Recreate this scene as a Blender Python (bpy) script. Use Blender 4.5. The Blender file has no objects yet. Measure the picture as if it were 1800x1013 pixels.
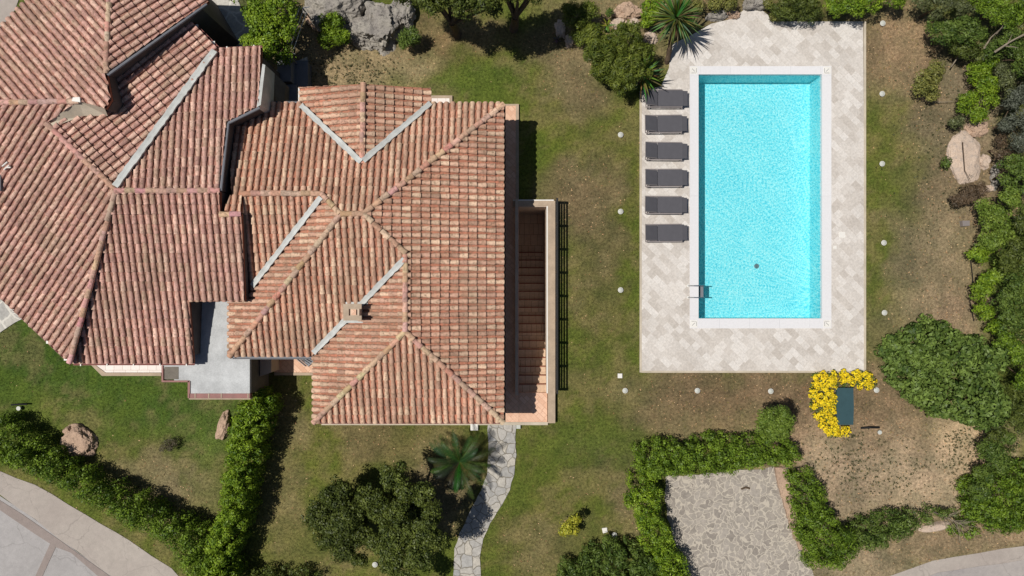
import bpy, bmesh, math, random
import numpy as np
from mathutils import Vector, Matrix, noise
from mathutils.geometry import tessellate_polygon
random.seed(7); RNG = np.random.default_rng(7)
S = bpy.context.scene
C = S.collection
# ------------------------------------------------------------------ camera, sky, sun, exposure
H = 28.5; F = 1200.0; CX, CY = 900.0, 506.5
cam = bpy.data.cameras.new('camera'); co = bpy.data.objects.new('camera', cam); C.objects.link(co)
co.location = (0, 0, H); cam.sensor_width = 36; cam.lens = F/1800*36; cam.clip_end = 2000
S.camera = co
W_ = bpy.data.worlds.new("World"); S.world = W_; W_.use_nodes = True
nt = W_.node_tree; bg = nt.nodes['Background']; sk = nt.nodes.new('ShaderNodeTexSky')
SUN_EL, SUN_AZ = math.radians(64), math.radians(-88)      # azimuth measured from +Y towards +X
sk.sky_type = 'NISHITA'; sk.sun_disc = False; sk.sun_elevation = SUN_EL; sk.sun_rotation = SUN_AZ
nt.links.new(sk.outputs[0], bg.inputs[0]); bg.inputs[1].default_value = 0.05
sl = bpy.data.lights.new('sun', 'SUN'); so = bpy.data.objects.new('sun', sl); C.objects.link(so)
sl.energy = 5.0; sl.angle = math.radians(0.5); sl.color = (1, .955, .89)
sd = Vector((math.sin(SUN_AZ)*math.cos(SUN_EL), math.cos(SUN_AZ)*math.cos(SUN_EL), math.sin(SUN_EL)))
so.rotation_euler = sd.to_track_quat('Z', 'Y').to_euler(); so.location = (-20, 0, 40)
S.view_settings.view_transform = 'Standard'; S.view_settings.look = 'None'; S.view_settings.exposure = -0.22; S.view_settings.gamma = 1
S.render.resolution_x = 1024; S.render.resolution_y = 576

# ------------------------------------------------------------------ helpers
def lin(r, g, b):
    return tuple(((c/255)/12.92 if c/255 <= .04045 else ((c/255+.055)/1.055)**2.4) for c in (r, g, b))
def P(px, py, z=0.0):
    return Vector(((px-CX)*(H-z)/F, (CY-py)*(H-z)/F, z))
def new_obj(name, me, parent=None, origin=None):
    o = bpy.data.objects.new(name, me); C.objects.link(o)
    if parent is not None:
        o.parent = parent
    return o
def wloc(o):
    v = Vector(o.location)
    while o.parent: o = o.parent; v += Vector(o.location)
    return v
def MO(name, vs, fs, mat, parent=None, smooth=False, cols=None, fcols=None):
    """mesh object from world-space verts; cols per vert, fcols per face"""
    vs = np.asarray(vs, dtype=float).reshape(-1, 3)
    if parent is not None: off = np.array(wloc(parent))
    else:
        off = np.array([(vs[:, 0].min()+vs[:, 0].max())/2, (vs[:, 1].min()+vs[:, 1].max())/2, vs[:, 2].min()])
    me = bpy.data.meshes.new(name); me.from_pydata((vs-off).tolist(), [], [list(f) for f in fs])
    mats = mat if isinstance(mat, (list, tuple)) else [mat]
    for m in mats: me.materials.append(m)
    if cols is not None:
        at = me.color_attributes.new('Col', 'FLOAT_COLOR', 'POINT')
        a = np.ones((len(vs), 4)); a[:, :3] = cols; at.data.foreach_set('color', a.ravel())
    if fcols is not None:
        at = me.color_attributes.new('Col', 'FLOAT_COLOR', 'CORNER')
        li = np.concatenate([np.repeat([c], len(f), axis=0) for c, f in zip(fcols, fs)])
        a = np.ones((len(li), 4)); a[:, :3] = li; at.data.foreach_set('color', a.ravel())
    if smooth: me.polygons.foreach_set('use_smooth', [True]*len(me.polygons))
    me.update()
    o = new_obj(name, me, parent)
    if parent is None: o.location = off
    return o
def tag(o, label=None, cat=None, group=None, kind=None):
    if label: o['label'] = label
    if cat: o['category'] = cat
    if group: o['group'] = group
    if kind: o['kind'] = kind
    return o
def thing(name, label, cat, loc=(0, 0, 0), group=None):
    o = bpy.data.objects.new(name, None); C.objects.link(o); o.location = loc; o.empty_display_size = .2
    return tag(o, label, cat, group)
class MB:
    def __init__(s): s.v = []; s.f = []; s.c = []
    def add(s, vs, fs, col=None):
        n = len(s.v); s.v += [tuple(v) for v in vs]; s.f += [tuple(i+n for i in f) for f in fs]
        if col is not None: s.c += [col]*len(fs)
    def box(s, a, b, col=None):
        x0, y0, z0 = a; x1, y1, z1 = b
        x0, x1 = min(x0, x1), max(x0, x1); y0, y1 = min(y0, y1), max(y0, y1)
        s.add([(x0,y0,z0),(x1,y0,z0),(x1,y1,z0),(x0,y1,z0),(x0,y0,z1),(x1,y0,z1),(x1,y1,z1),(x0,y1,z1)],
              [(0,3,2,1),(4,5,6,7),(0,1,5,4),(1,2,6,5),(2,3,7,6),(3,0,4,7)], col)
    def tube(s, pts, rad, n=8, col=None, cap=True):
        pts = [Vector(p) for p in pts]; rad = rad if isinstance(rad, (list, tuple)) else [rad]*len(pts)
        vs = []; fs = []
        for i, p in enumerate(pts):
            t = (pts[min(i+1, len(pts)-1)]-pts[max(i-1, 0)]).normalized()
            a = t.cross(Vector((0, 0, 1)));
            if a.length < .01: a = t.cross(Vector((1, 0, 0)))
            a.normalize(); b = t.cross(a).normalized()
            for k in range(n):
                an = 2*math.pi*k/n; vs.append(p+rad[i]*(a*math.cos(an)+b*math.sin(an)))
        for i in range(len(pts)-1):
            for k in range(n):
                fs.append((i*n+k, i*n+(k+1) % n, (i+1)*n+(k+1) % n, (i+1)*n+k))
        if cap: fs.append(tuple(range(n))); fs.append(tuple((len(pts)-1)*n+k for k in reversed(range(n))))
        s.add(vs, fs, col)
    def prism(s, poly, z0, z1, col=None):
        n = len(poly)
        ar = sum(poly[i][0]*poly[(i+1) % n][1]-poly[(i+1) % n][0]*poly[i][1] for i in range(n))
        if ar < 0: poly = poly[::-1]
        z0s = z0 if hasattr(z0, '__len__') else [z0]*n; z1s = z1 if hasattr(z1, '__len__') else [z1]*n
        if ar < 0 and hasattr(z1, '__len__'): z1s = z1s[::-1]
        vs = [(p[0], p[1], z) for p, z in zip(poly, z0s)]+[(p[0], p[1], z) for p, z in zip(poly, z1s)]
        s.add(vs, [tuple(reversed(range(n))), tuple(range(n, 2*n))]+[(i, (i+1) % n, n+(i+1) % n, n+i) for i in range(n)], col)
    def build(s, name, mat, parent=None, smooth=False):
        return MO(name, s.v, s.f, mat, parent, smooth, fcols=s.c if s.c else None)

# ------------------------------------------------------------------ materials
def nodes(name):
    m = bpy.data.materials.new(name); m.use_nodes = True; t = m.node_tree
    return m, t, t.nodes['Principled BSDF']
def N(t, ty, **kw):
    n = t.nodes.new(ty)
    for k, v in kw.items():
        if k.startswith('i_'): n.inputs[k[2:].replace('_', ' ')].default_value = v
        else: setattr(n, k, v)
    return n
def L(t, a, b): t.links.new(a, b)
def coords(t, rot=0.0, scale=(1, 1, 1)):
    g = N(t, 'ShaderNodeTexCoord'); mp = N(t, 'ShaderNodeMapping'); L(t, g.outputs['Object'], mp.inputs[0])
    mp.inputs['Rotation'].default_value = (0, 0, rot); mp.inputs['Scale'].default_value = scale
    return mp.outputs[0]
def noise_n(t, v, scale, detail=4, rough=.55):
    n = N(t, 'ShaderNodeTexNoise'); n.inputs['Scale'].default_value = scale; n.inputs['Detail'].default_value = detail
    n.inputs['Roughness'].default_value = rough; L(t, v, n.inputs['Vector']); return n.outputs['Fac']
def ramp(t, f, stops):
    r = N(t, 'ShaderNodeValToRGB'); e = r.color_ramp.elements
    while len(e) < len(stops): e.new(.5)
    for el, (p, c) in zip(e, stops): el.position = p; el.color = (*c, 1) if len(c) == 3 else c
    L(t, f, r.inputs[0]); return r.outputs[0]
def mix(t, f, a, b, mode='MIX'):
    m = N(t, 'ShaderNodeMix', data_type='RGBA', blend_type=mode)
    for s, x in ((m.inputs['Factor'], f), (m.inputs[6], a), (m.inputs[7], b)):
        if isinstance(x, bpy.types.NodeSocket): L(t, x, s)
        elif isinstance(x, (int, float)): s.default_value = x
        else: s.default_value = (*x, 1)
    return m.outputs[2]
def gray(v): return (v, v, v)
def bump(t, b, h, strength=.5, dist=.02):
    n = N(t, 'ShaderNodeBump'); n.inputs['Strength'].default_value = strength; n.inputs['Distance'].default_value = dist
    L(t, h, n.inputs['Height']); L(t, n.outputs[0], b.inputs['Normal'])
def simple(name, c, rough=.7, var=.25, scale=4, bmp=.3, metal=0, attr=False, fine=30, bd=.01):
    m, t, b = nodes(name); v = coords(t)
    n1 = noise_n(t, v, scale, 6); n2 = noise_n(t, v, fine, 3)
    base = c
    if attr:
        a = N(t, 'ShaderNodeAttribute'); a.attribute_name = 'Col'; base = a.outputs['Color']
    k = ramp(t, n1, [(.3, gray(1-var)), (.7, gray(1+0*var))])
    k2 = ramp(t, n2, [(.3, gray(1-var*.6)), (.7, gray(1))])
    c1 = mix(t, 1.0, base, k, 'MULTIPLY'); c2 = mix(t, 1.0, c1, k2, 'MULTIPLY')
    L(t, c2, b.inputs['Base Color']); b.inputs['Roughness'].default_value = rough; b.inputs['Metallic'].default_value = metal
    b.inputs['Specular IOR Level'].default_value = .3
    if bmp: bump(t, b, n2, bmp, bd)
    return m
M = {}
M['plaster'] = simple('plaster', lin(205, 185, 165), .9, .2, 2)
M['grey_plaster'] = simple('grey_plaster', lin(170, 165, 158), .9, .25, 2)
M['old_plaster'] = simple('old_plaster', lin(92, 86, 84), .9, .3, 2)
M['mortar'] = simple('mortar', lin(150, 95, 75), .9, .3, 6)
M['flash'] = simple('flashing_metal', lin(200, 202, 198), .65, .28, 3)
M['white_roof'] = simple('white_roof_membrane', lin(206, 208, 208), .8, .4, 1.1, .1)
M['dark'] = simple('dark_metal', lin(28, 28, 30), .5, .2)
M['gutter'] = simple('gutter_copper', lin(140, 85, 78), .5, .25)
M['white'] = simple('white_paint', lin(225, 222, 215), .5, .1)
M['coping_stone'] = simple('coping_stone', lin(184, 164, 142), .85, .25, 3)
M['grey_box'] = simple('grey_painted_steel', lin(120, 122, 128), .5, .15)
M['slate'] = simple('weathered_lean_to', lin(125, 118, 108), .9, .3, 3)
M['steel'] = simple('stainless_steel', lin(180, 185, 190), .25, .1, 4, 0, .9)
M['bark'] = simple('bark', lin(110, 92, 74), .95, .45, 8, .8, fine=40, bd=.03)
M['pale_bark'] = simple('pale_bark', lin(150, 138, 120), .95, .35, 8, .6)
M['concrete_lip'] = simple('concrete_lip', lin(200, 188, 168), .9, .25, 2)
M['cover'] = simple('teal_cover', lin(50, 78, 84), .7, .15, 3, .2)
M['sling'] = simple('grey_sling_fabric', lin(86, 85, 90), .8, .12, 5, .3, fine=90)
M['alu'] = simple('taupe_aluminium', lin(150, 142, 140), .45, .1, 5, 0, .3)
M['lamp_glass'] = simple('opal_lamp_glass', lin(186, 188, 180), .5, .08, 14, 0)
M['ground'] = None

def ground_mat():
    m, t, b = nodes('ground_soil_and_grass'); v = coords(t)
    a = N(t, 'ShaderNodeAttribute'); a.attribute_name = 'Col'
    n1 = noise_n(t, v, 1.3, 5, .65); n2 = noise_n(t, v, 9, 6, .7); n3 = noise_n(t, v, 38, 3, .7)
    c = mix(t, 1., a.outputs['Color'], ramp(t, n1, [(.3, (.66, .72, .66)), (.7, (1.22, 1.16, 1.12))]), 'MULTIPLY')
    c = mix(t, 1., c, ramp(t, n2, [(.3, gray(.42)), (.5, gray(.98)), (.7, gray(1.5))]), 'MULTIPLY')
    c = mix(t, 1., c, ramp(t, n3, [(.3, gray(.45)), (.7, gray(1.55))]), 'MULTIPLY')
    L(t, c, b.inputs['Base Color']); b.inputs['Roughness'].default_value = .95; b.inputs['Specular IOR Level'].default_value = .1
    bump(t, b, n3, .8, .03); return m
M['ground'] = ground_mat()

def stone_mat(name, scale, cols, joint, width=.06, rnd=1.0, jn=.5, rot=0, warp=.12):
    m, t, b = nodes(name); v = coords(t, rot)
    wn = N(t, 'ShaderNodeTexNoise'); wn.inputs['Scale'].default_value = 2.2; L(t, v, wn.inputs['Vector'])
    vv = N(t, 'ShaderNodeVectorMath', operation='MULTIPLY_ADD'); L(t, wn.outputs['Color'], vv.inputs[0]); vv.inputs[1].default_value = (warp*3, warp*3, 0); L(t, v, vv.inputs[2])
    vo = N(t, 'ShaderNodeTexVoronoi'); vo.voronoi_dimensions = '2D'; vo.inputs['Scale'].default_value = scale; vo.inputs['Randomness'].default_value = rnd; L(t, vv.outputs[0], vo.inputs['Vector'])
    ed = N(t, 'ShaderNodeTexVoronoi'); ed.voronoi_dimensions = '2D'; ed.feature = 'DISTANCE_TO_EDGE'; ed.inputs['Scale'].default_value = scale; ed.inputs['Randomness'].default_value = rnd; L(t, vv.outputs[0], ed.inputs['Vector'])
    sx = N(t, 'ShaderNodeSeparateColor'); L(t, vo.outputs['Color'], sx.inputs[0])
    n = len(cols); c = ramp(t, sx.outputs[0], [(i/(n-1), cc) for i, cc in enumerate(cols)])
    n2 = noise_n(t, v, 7, 6, .65); n3 = noise_n(t, v, 45, 3)
    c = mix(t, 1., c, ramp(t, n2, [(.3, gray(.72)), (.7, gray(1.12))]), 'MULTIPLY')
    c = mix(t, 1., c, ramp(t, n3, [(.3, gray(.85)), (.7, gray(1.1))]), 'MULTIPLY')
    ad = N(t, 'ShaderNodeMath', operation='MULTIPLY_ADD'); L(t, n2, ad.inputs[0]); ad.inputs[1].default_value = -width*1.2*jn*2; L(t, ed.outputs['Distance'], ad.inputs[2])
    f = ramp(t, ad.outputs[0], [(0, gray(1)), (max(.001, width*.6), gray(0))])
    c = mix(t, f, c, joint); L(t, c, b.inputs['Base Color']); b.inputs['Roughness'].default_value = .85
    iv = N(t, 'ShaderNodeInvert'); L(t, f, iv.inputs['Color']); bump(t, b, iv.outputs[0], .5, .015)
    return m
M['path_stone'] = stone_mat('path_stone', 2.7, [lin(178, 173, 165), lin(162, 160, 156), lin(186, 179, 166), lin(148, 148, 147)], lin(118, 112, 101), .045)
M['court_stone'] = stone_mat('court_stone', 3.7, [lin(152, 144, 133), lin(160, 152, 142), lin(138, 130, 121), lin(167, 158, 147)], lin(176, 167, 153), .06, jn=1.0, warp=.3)
M['patio_stone'] = stone_mat('patio_stone', 1.6, [lin(176, 172, 165), lin(190, 186, 176), lin(160, 158, 154)], lin(200, 196, 186), .07)
def brick_mat(name, w, h, c1, c2, c3, joint, rot, mortar=.012, big=.8, amp=.2):
    m, t, b = nodes(name); v = coords(t, rot)
    br = N(t, 'ShaderNodeTexBrick'); br.offset = .37; br.squash = .7; br.squash_frequency = 3; br.offset_frequency = 2
    for k, x in (('Scale', 1), ('Brick Width', w), ('Row Height', h), ('Mortar Size', mortar), ('Mortar Smooth', .3), ('Bias', 0)): br.inputs[k].default_value = x
    br.inputs['Color1'].default_value = (*c1, 1); br.inputs['Color2'].default_value = (*c2, 1); br.inputs['Mortar'].default_value = (*joint, 1)
    L(t, v, br.inputs['Vector'])
    n1 = noise_n(t, v, big, 4, .6); n2 = noise_n(t, v, 12, 5, .7)
    c = mix(t, ramp(t, n1, [(.4, gray(0)), (.7, gray(.7))]), br.outputs['Color'], c3)
    c = mix(t, 1., c, ramp(t, n2, [(.3, gray(1-amp)), (.65, gray(1.05))]), 'MULTIPLY')
    L(t, c, b.inputs['Base Color']); b.inputs['Roughness'].default_value = .75; b.inputs['Specular IOR Level'].default_value = .3
    bump(t, b, n2, .15, .01); return m
R45 = math.radians(45)
M['travertine'] = brick_mat('travertine', .46, .27, lin(214, 209, 203), lin(180, 172, 163), lin(208, 201, 193), lin(190, 181, 171), R45, .006, .7, .22)
M['terrace_tile'] = brick_mat('terrace_tile', .34, .17, lin(222, 184, 158), lin(205, 160, 132), lin(214, 176, 150), lin(190, 150, 125), R45, .012, .5, .1)
M['pale_tile'] = brick_mat('pale_tile', .5, .5, lin(232, 222, 214), lin(222, 210, 202), lin(226, 215, 208), lin(190, 176, 165), 0, .012, .5, .08)
M['step_tile'] = brick_mat('step_tile', .3, .5, lin(206, 178, 150), lin(196, 164, 136), lin(202, 172, 144), lin(120, 92, 74), 0, .008, .6, .15)
M['coping'] = brick_mat('pool_coping_tile', 1.25, 5, lin(212, 211, 212), lin(206, 205, 207), lin(210, 209, 210), lin(184, 184, 186), 0, .008, .5, .04)

def road_mat(name, ca, cb, crack=True):
    m, t, b = nodes(name); v = coords(t)
    n1 = noise_n(t, v, .5, 6, .6); n2 = noise_n(t, v, 60, 3, .7); n3 = noise_n(t, v, 4, 6, .7)
    c = mix(t, ramp(t, n1, [(.35, gray(0)), (.65, gray(1))]), ca, cb)
    c = mix(t, 1., c, ramp(t, n2, [(.3, gray(.8)), (.7, gray(1.15))]), 'MULTIPLY')
    c = mix(t, 1., c, ramp(t, n3, [(.3, gray(.84)), (.7, gray(1.06))]), 'MULTIPLY')
    if crack:
        ed = N(t, 'ShaderNodeTexVoronoi'); ed.feature = 'DISTANCE_TO_EDGE'; ed.inputs['Scale'].default_value = .45
        vv = N(t, 'ShaderNodeVectorMath', operation='MULTIPLY_ADD'); wn = N(t, 'ShaderNodeTexNoise'); wn.inputs['Scale'].default_value = 2; wn.inputs['Detail'].default_value = 5
        L(t, v, wn.inputs['Vector']); L(t, wn.outputs['Color'], vv.inputs[0]); vv.inputs[1].default_value = (.6, .6, 0); L(t, v, vv.inputs[2]); L(t, vv.outputs[0], ed.inputs['Vector'])
        f = ramp(t, ed.outputs['Distance'], [(0, gray(.3)), (.008, gray(0))]); c = mix(t, f, c, lin(80, 74, 70))
    L(t, c, b.inputs['Base Color']); b.inputs['Roughness'].default_value = .9; bump(t, b, n2, .4, .01); return m
M['road'] = road_mat('road_surface', lin(150, 144, 142), lin(162, 155, 150))
M['road_slab'] = road_mat('road_slab', lin(164, 160, 158), lin(156, 152, 150))
M['road_edge'] = road_mat('road_edge', lin(170, 161, 152), lin(160, 150, 142))
M['road_patch'] = road_mat('road_patch', lin(146, 134, 128), lin(140, 128, 122), False)

def tile_mat(name, tint):
    m, t, b = nodes(name); v = coords(t)
    a = N(t, 'ShaderNodeAttribute'); a.attribute_name = 'Col'
    n1 = noise_n(t, v, 9, 6, .75); n2 = noise_n(t, v, 1.1, 4, .6); n3 = noise_n(t, v, 30, 4, .7)
    c = mix(t, 1., a.outputs['Color'], tint, 'MULTIPLY')
    c = mix(t, ramp(t, n1, [(.48, gray(0)), (.62, gray(.7))]), c, lin(112, 92, 74))
    c = mix(t, ramp(t, n3, [(.56, gray(0)), (.68, gray(.6))]), c, lin(214, 188, 158))
    n4 = noise_n(t, v, .55, 5, .65); n5 = noise_n(t, v, 3.2, 5, .7)
    c = mix(t, ramp(t, n4, [(.46, gray(0)), (.66, gray(.42))]), c, lin(128, 112, 92))
    c = mix(t, ramp(t, n5, [(.55, gray(0)), (.68, gray(.36))]), c, lin(100, 84, 68))
    c = mix(t, 1., c, ramp(t, n2, [(.3, gray(.85)), (.7, gray(1.12))]), 'MULTIPLY')
    L(t, c, b.inputs['Base Color']); b.inputs['Roughness'].default_value = .9; b.inputs['Specular IOR Level'].default_value = .2
    bump(t, b, n3, .4, .012); return m
M['tile_a'] = tile_mat('terracotta_pink', (1.12, 1.02, 1.0)); M['tile_b'] = tile_mat('terracotta_orange', (1.06, .995, .95))

def leaf_mat(name, rough=.5, trans=.22):
    m, t, b = nodes(name); a = N(t, 'ShaderNodeAttribute'); a.attribute_name = 'Col'
    L(t, a.outputs['Color'], b.inputs['Base Color']); b.inputs['Roughness'].default_value = rough; b.inputs['Specular IOR Level'].default_value = .28
    tr = N(t, 'ShaderNodeBsdfTranslucent'); L(t, a.outputs['Color'], tr.inputs[0]); mx = N(t, 'ShaderNodeMixShader'); mx.inputs[0].default_value = trans
    L(t, b.outputs[0], mx.inputs[1]); L(t, tr.outputs[0], mx.inputs[2]); L(t, mx.outputs[0], t.nodes['Material Output'].inputs[0]); return m
M['leaf'] = leaf_mat('leaf'); M['petal'] = leaf_mat('petal', .7, .2); M['blade'] = leaf_mat('grass_blade', .8, .2); M['litter'] = leaf_mat('dry_litter', .9, .05)
def rock_mat(name, ca, cb, cd):
    m, t, b = nodes(name); v = coords(t)
    n1 = noise_n(t, v, 1.5, 8, .7); n2 = noise_n(t, v, 7, 6, .75); n3 = noise_n(t, v, 30, 4, .7)
    c = mix(t, ramp(t, n1, [(.35, gray(0)), (.65, gray(1))]), ca, cb)
    c = mix(t, ramp(t, n2, [(.52, gray(0)), (.66, gray(.85))]), c, cd)
    c = mix(t, 1., c, ramp(t, n3, [(.3, gray(.7)), (.7, gray(1.2))]), 'MULTIPLY')
    L(t, c, b.inputs['Base Color']); b.inputs['Roughness'].default_value = .95; bump(t, b, n2, .8, .06); return m
M['rock'] = rock_mat('rock_pink', lin(192, 164, 140), lin(168, 142, 122), lin(130, 108, 92))
M['grey_rock'] = rock_mat('rock_grey', lin(136, 130, 124), lin(166, 160, 148), lin(76, 72, 70))
M['flat_rock'] = rock_mat('rock_flat', lin(200, 178, 158), lin(186, 168, 152), lin(160, 150, 142))
def lining():
    m, t, b = nodes('pool_lining'); v = coords(t); n = noise_n(t, v, .6, 3)
    L(t, mix(t, n, lin(162, 219, 222), lin(154, 213, 219)), b.inputs['Base Color']); b.inputs['Roughness'].default_value = .6; return m
M['lining'] = lining()
def water():
    m, t, b = nodes('pool_water'); t.nodes.remove(b); v = coords(t)
    wn = N(t, 'ShaderNodeTexNoise'); wn.inputs['Scale'].default_value = 1.1; wn.inputs['Detail'].default_value = 2; L(t, v, wn.inputs['Vector'])
    vv = N(t, 'ShaderNodeVectorMath', operation='MULTIPLY_ADD'); L(t, wn.outputs['Color'], vv.inputs[0]); vv.inputs[1].default_value = (.25, .25, 0); L(t, v, vv.inputs[2])
    n1 = noise_n(t, vv.outputs[0], 14.0, 1.5, .6); n2 = noise_n(t, v, .55, 2)
    k = N(t, 'ShaderNodeMath', operation='MULTIPLY_ADD'); L(t, n2, k.inputs[0]); k.inputs[1].default_value = -.10; L(t, n1, k.inputs[2])
    c = ramp(t, k.outputs[0], [(.32, (.38, .78, .87)), (.41, (.66, .92, .955)), (.50, (.78, .96, .975)), (.58, (.97, 1, 1))])  # ripple caustics and sparkle painted into the water's tint
    tr = N(t, 'ShaderNodeBsdfTransparent'); L(t, c, tr.inputs[0])
    gl = N(t, 'ShaderNodeBsdfGlossy'); gl.inputs['Roughness'].default_value = .03; bp = N(t, 'ShaderNodeBump'); bp.inputs['Strength'].default_value = .4; bp.inputs['Distance'].default_value = .05
    L(t, n1, bp.inputs['Height']); L(t, bp.outputs[0], gl.inputs['Normal'])
    fr = N(t, 'ShaderNodeFresnel'); fr.inputs[0].default_value = 1.33; L(t, bp.outputs[0], fr.inputs['Normal'])
    mx = N(t, 'ShaderNodeMixShader'); L(t, fr.outputs[0], mx.inputs[0]); L(t, tr.outputs[0], mx.inputs[1]); L(t, gl.outputs[0], mx.inputs[2])
    L(t, mx.outputs[0], t.nodes['Material Output'].inputs[0]); return m
M['water'] = water()

# ------------------------------------------------------------------ ground
def inpoly(x, y, poly):
    c = False; n = len(poly)
    for i in range(n):
        x0, y0 = poly[i][:2]; x1, y1 = poly[(i+1) % n][:2]
        if (y0 > y) != (y1 > y) and x < (x1-x0)*(y-y0)/(y1-y0)+x0: c = not c
    return c
BL = [ # px, py, rx, ry, colour, strength
 (60,640,130,70,(58,86,34),1),(220,690,170,60,(64,92,38),1),(110,720,70,30,(120,122,62),.7),(350,760,60,60,(80,100,46),.9),(300,850,70,50,(140,120,88),1),(230,840,60,30,(120,112,70),.8),(360,800,25,60,(95,112,56),.7),
 (620,125,120,45,(172,146,108),1.3),(560,110,60,50,(168,142,104),1),(700,110,40,20,(160,136,100),1),(800,75,90,30,(134,104,70),1),(830,125,130,40,(82,100,40),1.1),(740,150,60,20,(78,100,40),1),(900,200,60,60,(96,104,46),1),
 (1000,130,45,60,(136,114,82),1.2),(960,100,40,40,(132,112,76),1),(960,240,40,50,(96,106,42),1),(1010,200,50,30,(120,106,68),.8),(1010,330,50,45,(126,104,74),1),(1080,300,45,60,(104,104,54),.8),(1050,350,60,60,(124,102,72),1),(1060,470,60,90,(110,98,62),.8),(1115,470,14,160,(86,100,38),1.2),(1030,560,60,60,(104,102,54),.8),(1040,640,70,50,(88,98,44),1),(1000,480,25,60,(112,112,58),.6),
 (1230,700,160,45,(136,108,80),1.3),(1050,720,60,50,(92,102,44),1),(1180,740,70,30,(128,110,74),.9),(1110,690,50,30,(100,104,52),.8),(1060,800,70,50,(84,88,56),1),(1000,850,80,70,(96,102,46),1),(1110,870,30,60,(132,112,78),1),(950,950,70,50,(120,106,66),.8),(1020,930,50,30,(112,106,62),.8),(880,900,60,80,(92,98,46),.8),
 (1400,790,50,50,(166,132,102),1.2),(1390,700,60,40,(138,108,82),1.2),
 (1560,90,50,70,(150,120,90),1.2),(1600,60,40,40,(164,130,96),1.2),(1620,150,30,50,(142,112,88),1),(1560,260,45,100,(108,108,56),1),(1590,340,40,60,(114,108,64),1),(1540,420,25,120,(94,104,42),1.1),(1650,440,50,80,(150,128,98),1.2),(1610,430,50,90,(126,112,82),1),(1665,560,55,60,(172,140,112),1.2),(1590,520,50,50,(122,112,78),1),(1550,600,30,60,(124,112,74),1),(1640,200,40,60,(120,106,78),.8),(1700,200,50,100,(150,128,104),1),(1720,330,60,80,(150,122,96),1),(1650,340,30,60,(132,112,84),1),
 (1500,720,90,50,(142,114,86),1.2),(1560,700,60,50,(136,110,82),1),(1460,820,60,60,(186,158,128),1.3),(1560,830,110,60,(172,146,118),1.3),(1560,770,70,40,(146,120,92),1.2),(1690,790,60,50,(196,164,128),1.5),(1650,850,80,50,(182,154,124),1.2),(1500,880,80,40,(168,144,116),1.2),(1640,950,120,30,(160,134,102),1.4),(1750,930,80,30,(158,130,100),1.2),(1500,1000,80,30,(158,136,108),1.3),
 (640,770,70,40,(134,112,72),1),(750,780,80,30,(118,108,60),1),(560,790,50,35,(94,106,42),1),(510,760,30,60,(128,112,72),1),(500,880,30,80,(132,118,72),1.1),(510,960,60,50,(118,112,62),1),(560,985,80,30,(112,108,60),1),(700,760,60,20,(112,106,58),1),(800,990,40,40,(96,102,44),.8),(780,860,60,60,(126,104,76),1),
 (440,40,80,60,(90,84,70),1),(530,60,30,60,(130,110,80),1),(1100,40,90,50,(150,126,92),1),(1280,20,60,30,(136,112,80),1),(1420,20,120,20,(110,100,60),1),(20,5,40,25,(84,100,44),1),(10,560,40,60,(60,86,36),1)]
BLa = np.array([b[:4] for b in BL], float); BLc = np.array([lin(*b[4]) for b in BL]); BLs = np.array([b[5] for b in BL])
BASEC = np.array(lin(100, 106, 50))
def ground_cols(px, py):
    """px, py arrays -> linear colours"""
    jx = np.array([noise.noise(Vector((x*.02, y*.02, 0))) for x, y in zip(px, py)]); jy = np.array([noise.noise(Vector((x*.02, y*.02, 9))) for x, y in zip(px, py)])
    kx = np.array([noise.noise(Vector((x*.07, y*.07, 3))) for x, y in zip(px, py)])
    x = px+jx*34+kx*16; y = py+jy*34-kx*16
    w = np.exp(-(((x[:, None]-BLa[:, 0])/BLa[:, 2])**2+((y[:, None]-BLa[:, 1])/BLa[:, 3])**2)*1.1)*BLs*2.2
    tot = w.sum(1)+.5
    c = (w@BLc+.5*BASEC)/tot[:, None]; g_ = c.mean(1)[:, None]; m = np.array([noise.noise(Vector((a*.011, b*.011, 5)))*1.1+noise.noise(Vector((a*.04, b*.04, 6)))*.8+noise.noise(Vector((a*.13, b*.13, 7)))*.5 for a, b in zip(px, py)])[:, None]
    gr, st = np.array(lin(88, 104, 40)), np.array(lin(136, 118, 88)); isg = np.clip((c[:, 1:2]/c[:, 0:1]-.78)*4, 0, 1)
    wg, wsr = np.clip(m*1.1, 0, .5)*isg, np.clip(-m*.8, 0, .38)*np.clip(isg+.25, 0, 1)
    c = c*(1-wg-wsr)+gr*wg+st*wsr; ds = .2*(1-isg); c = c*(1-ds)+c.mean(1)[:, None]*ds; far = ((px < -60)|(px > 1860)|(py < -50)|(py > 1065)); c[far] = BASEC; m[far] = 0; return c*(1+np.clip(-m*.25*(1-isg), -.2, .2))*np.array([.90, .91, .90])
HOLES = [(P(1226.5, 562), P(1446.5, 128)), (P(911.5, 691), P(960.5, 364.5))]
def axis(lo, hi, step, extra):
    a = list(np.arange(lo, hi+.01, step))
    for e in extra:
        a = [v for v in a if abs(v-e) > step*.45]+[e]
    far = [140, 70, 40, 30]
    return np.array(sorted([-f*(1 if lo < 0 else 1) for f in far if -f < lo]+a+[f for f in far if f > hi]))
gx = axis(-23, 23, .17, [h[0].x for h in HOLES]+[h[1].x for h in HOLES]); gy = axis(-13.5, 13.5, .17, [h[0].y for h in HOLES]+[h[1].y for h in HOLES])
XX, YY = np.meshgrid(gx, gy); nx = len(gx)
ZZ = np.zeros_like(XX)
cols = ground_cols((XX*F/H+CX).ravel(), (CY-YY*F/H).ravel())
fs = []
for j in range(len(gy)-1):
    for i in range(nx-1):
        mx_, my_ = (gx[i]+gx[i+1])/2, (gy[j]+gy[j+1])/2
        if any(a.x < mx_ < b.x and a.y < my_ < b.y for a, b in HOLES): continue
        k = j*nx+i; fs.append((k, k+1, k+nx+1, k+nx))
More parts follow.
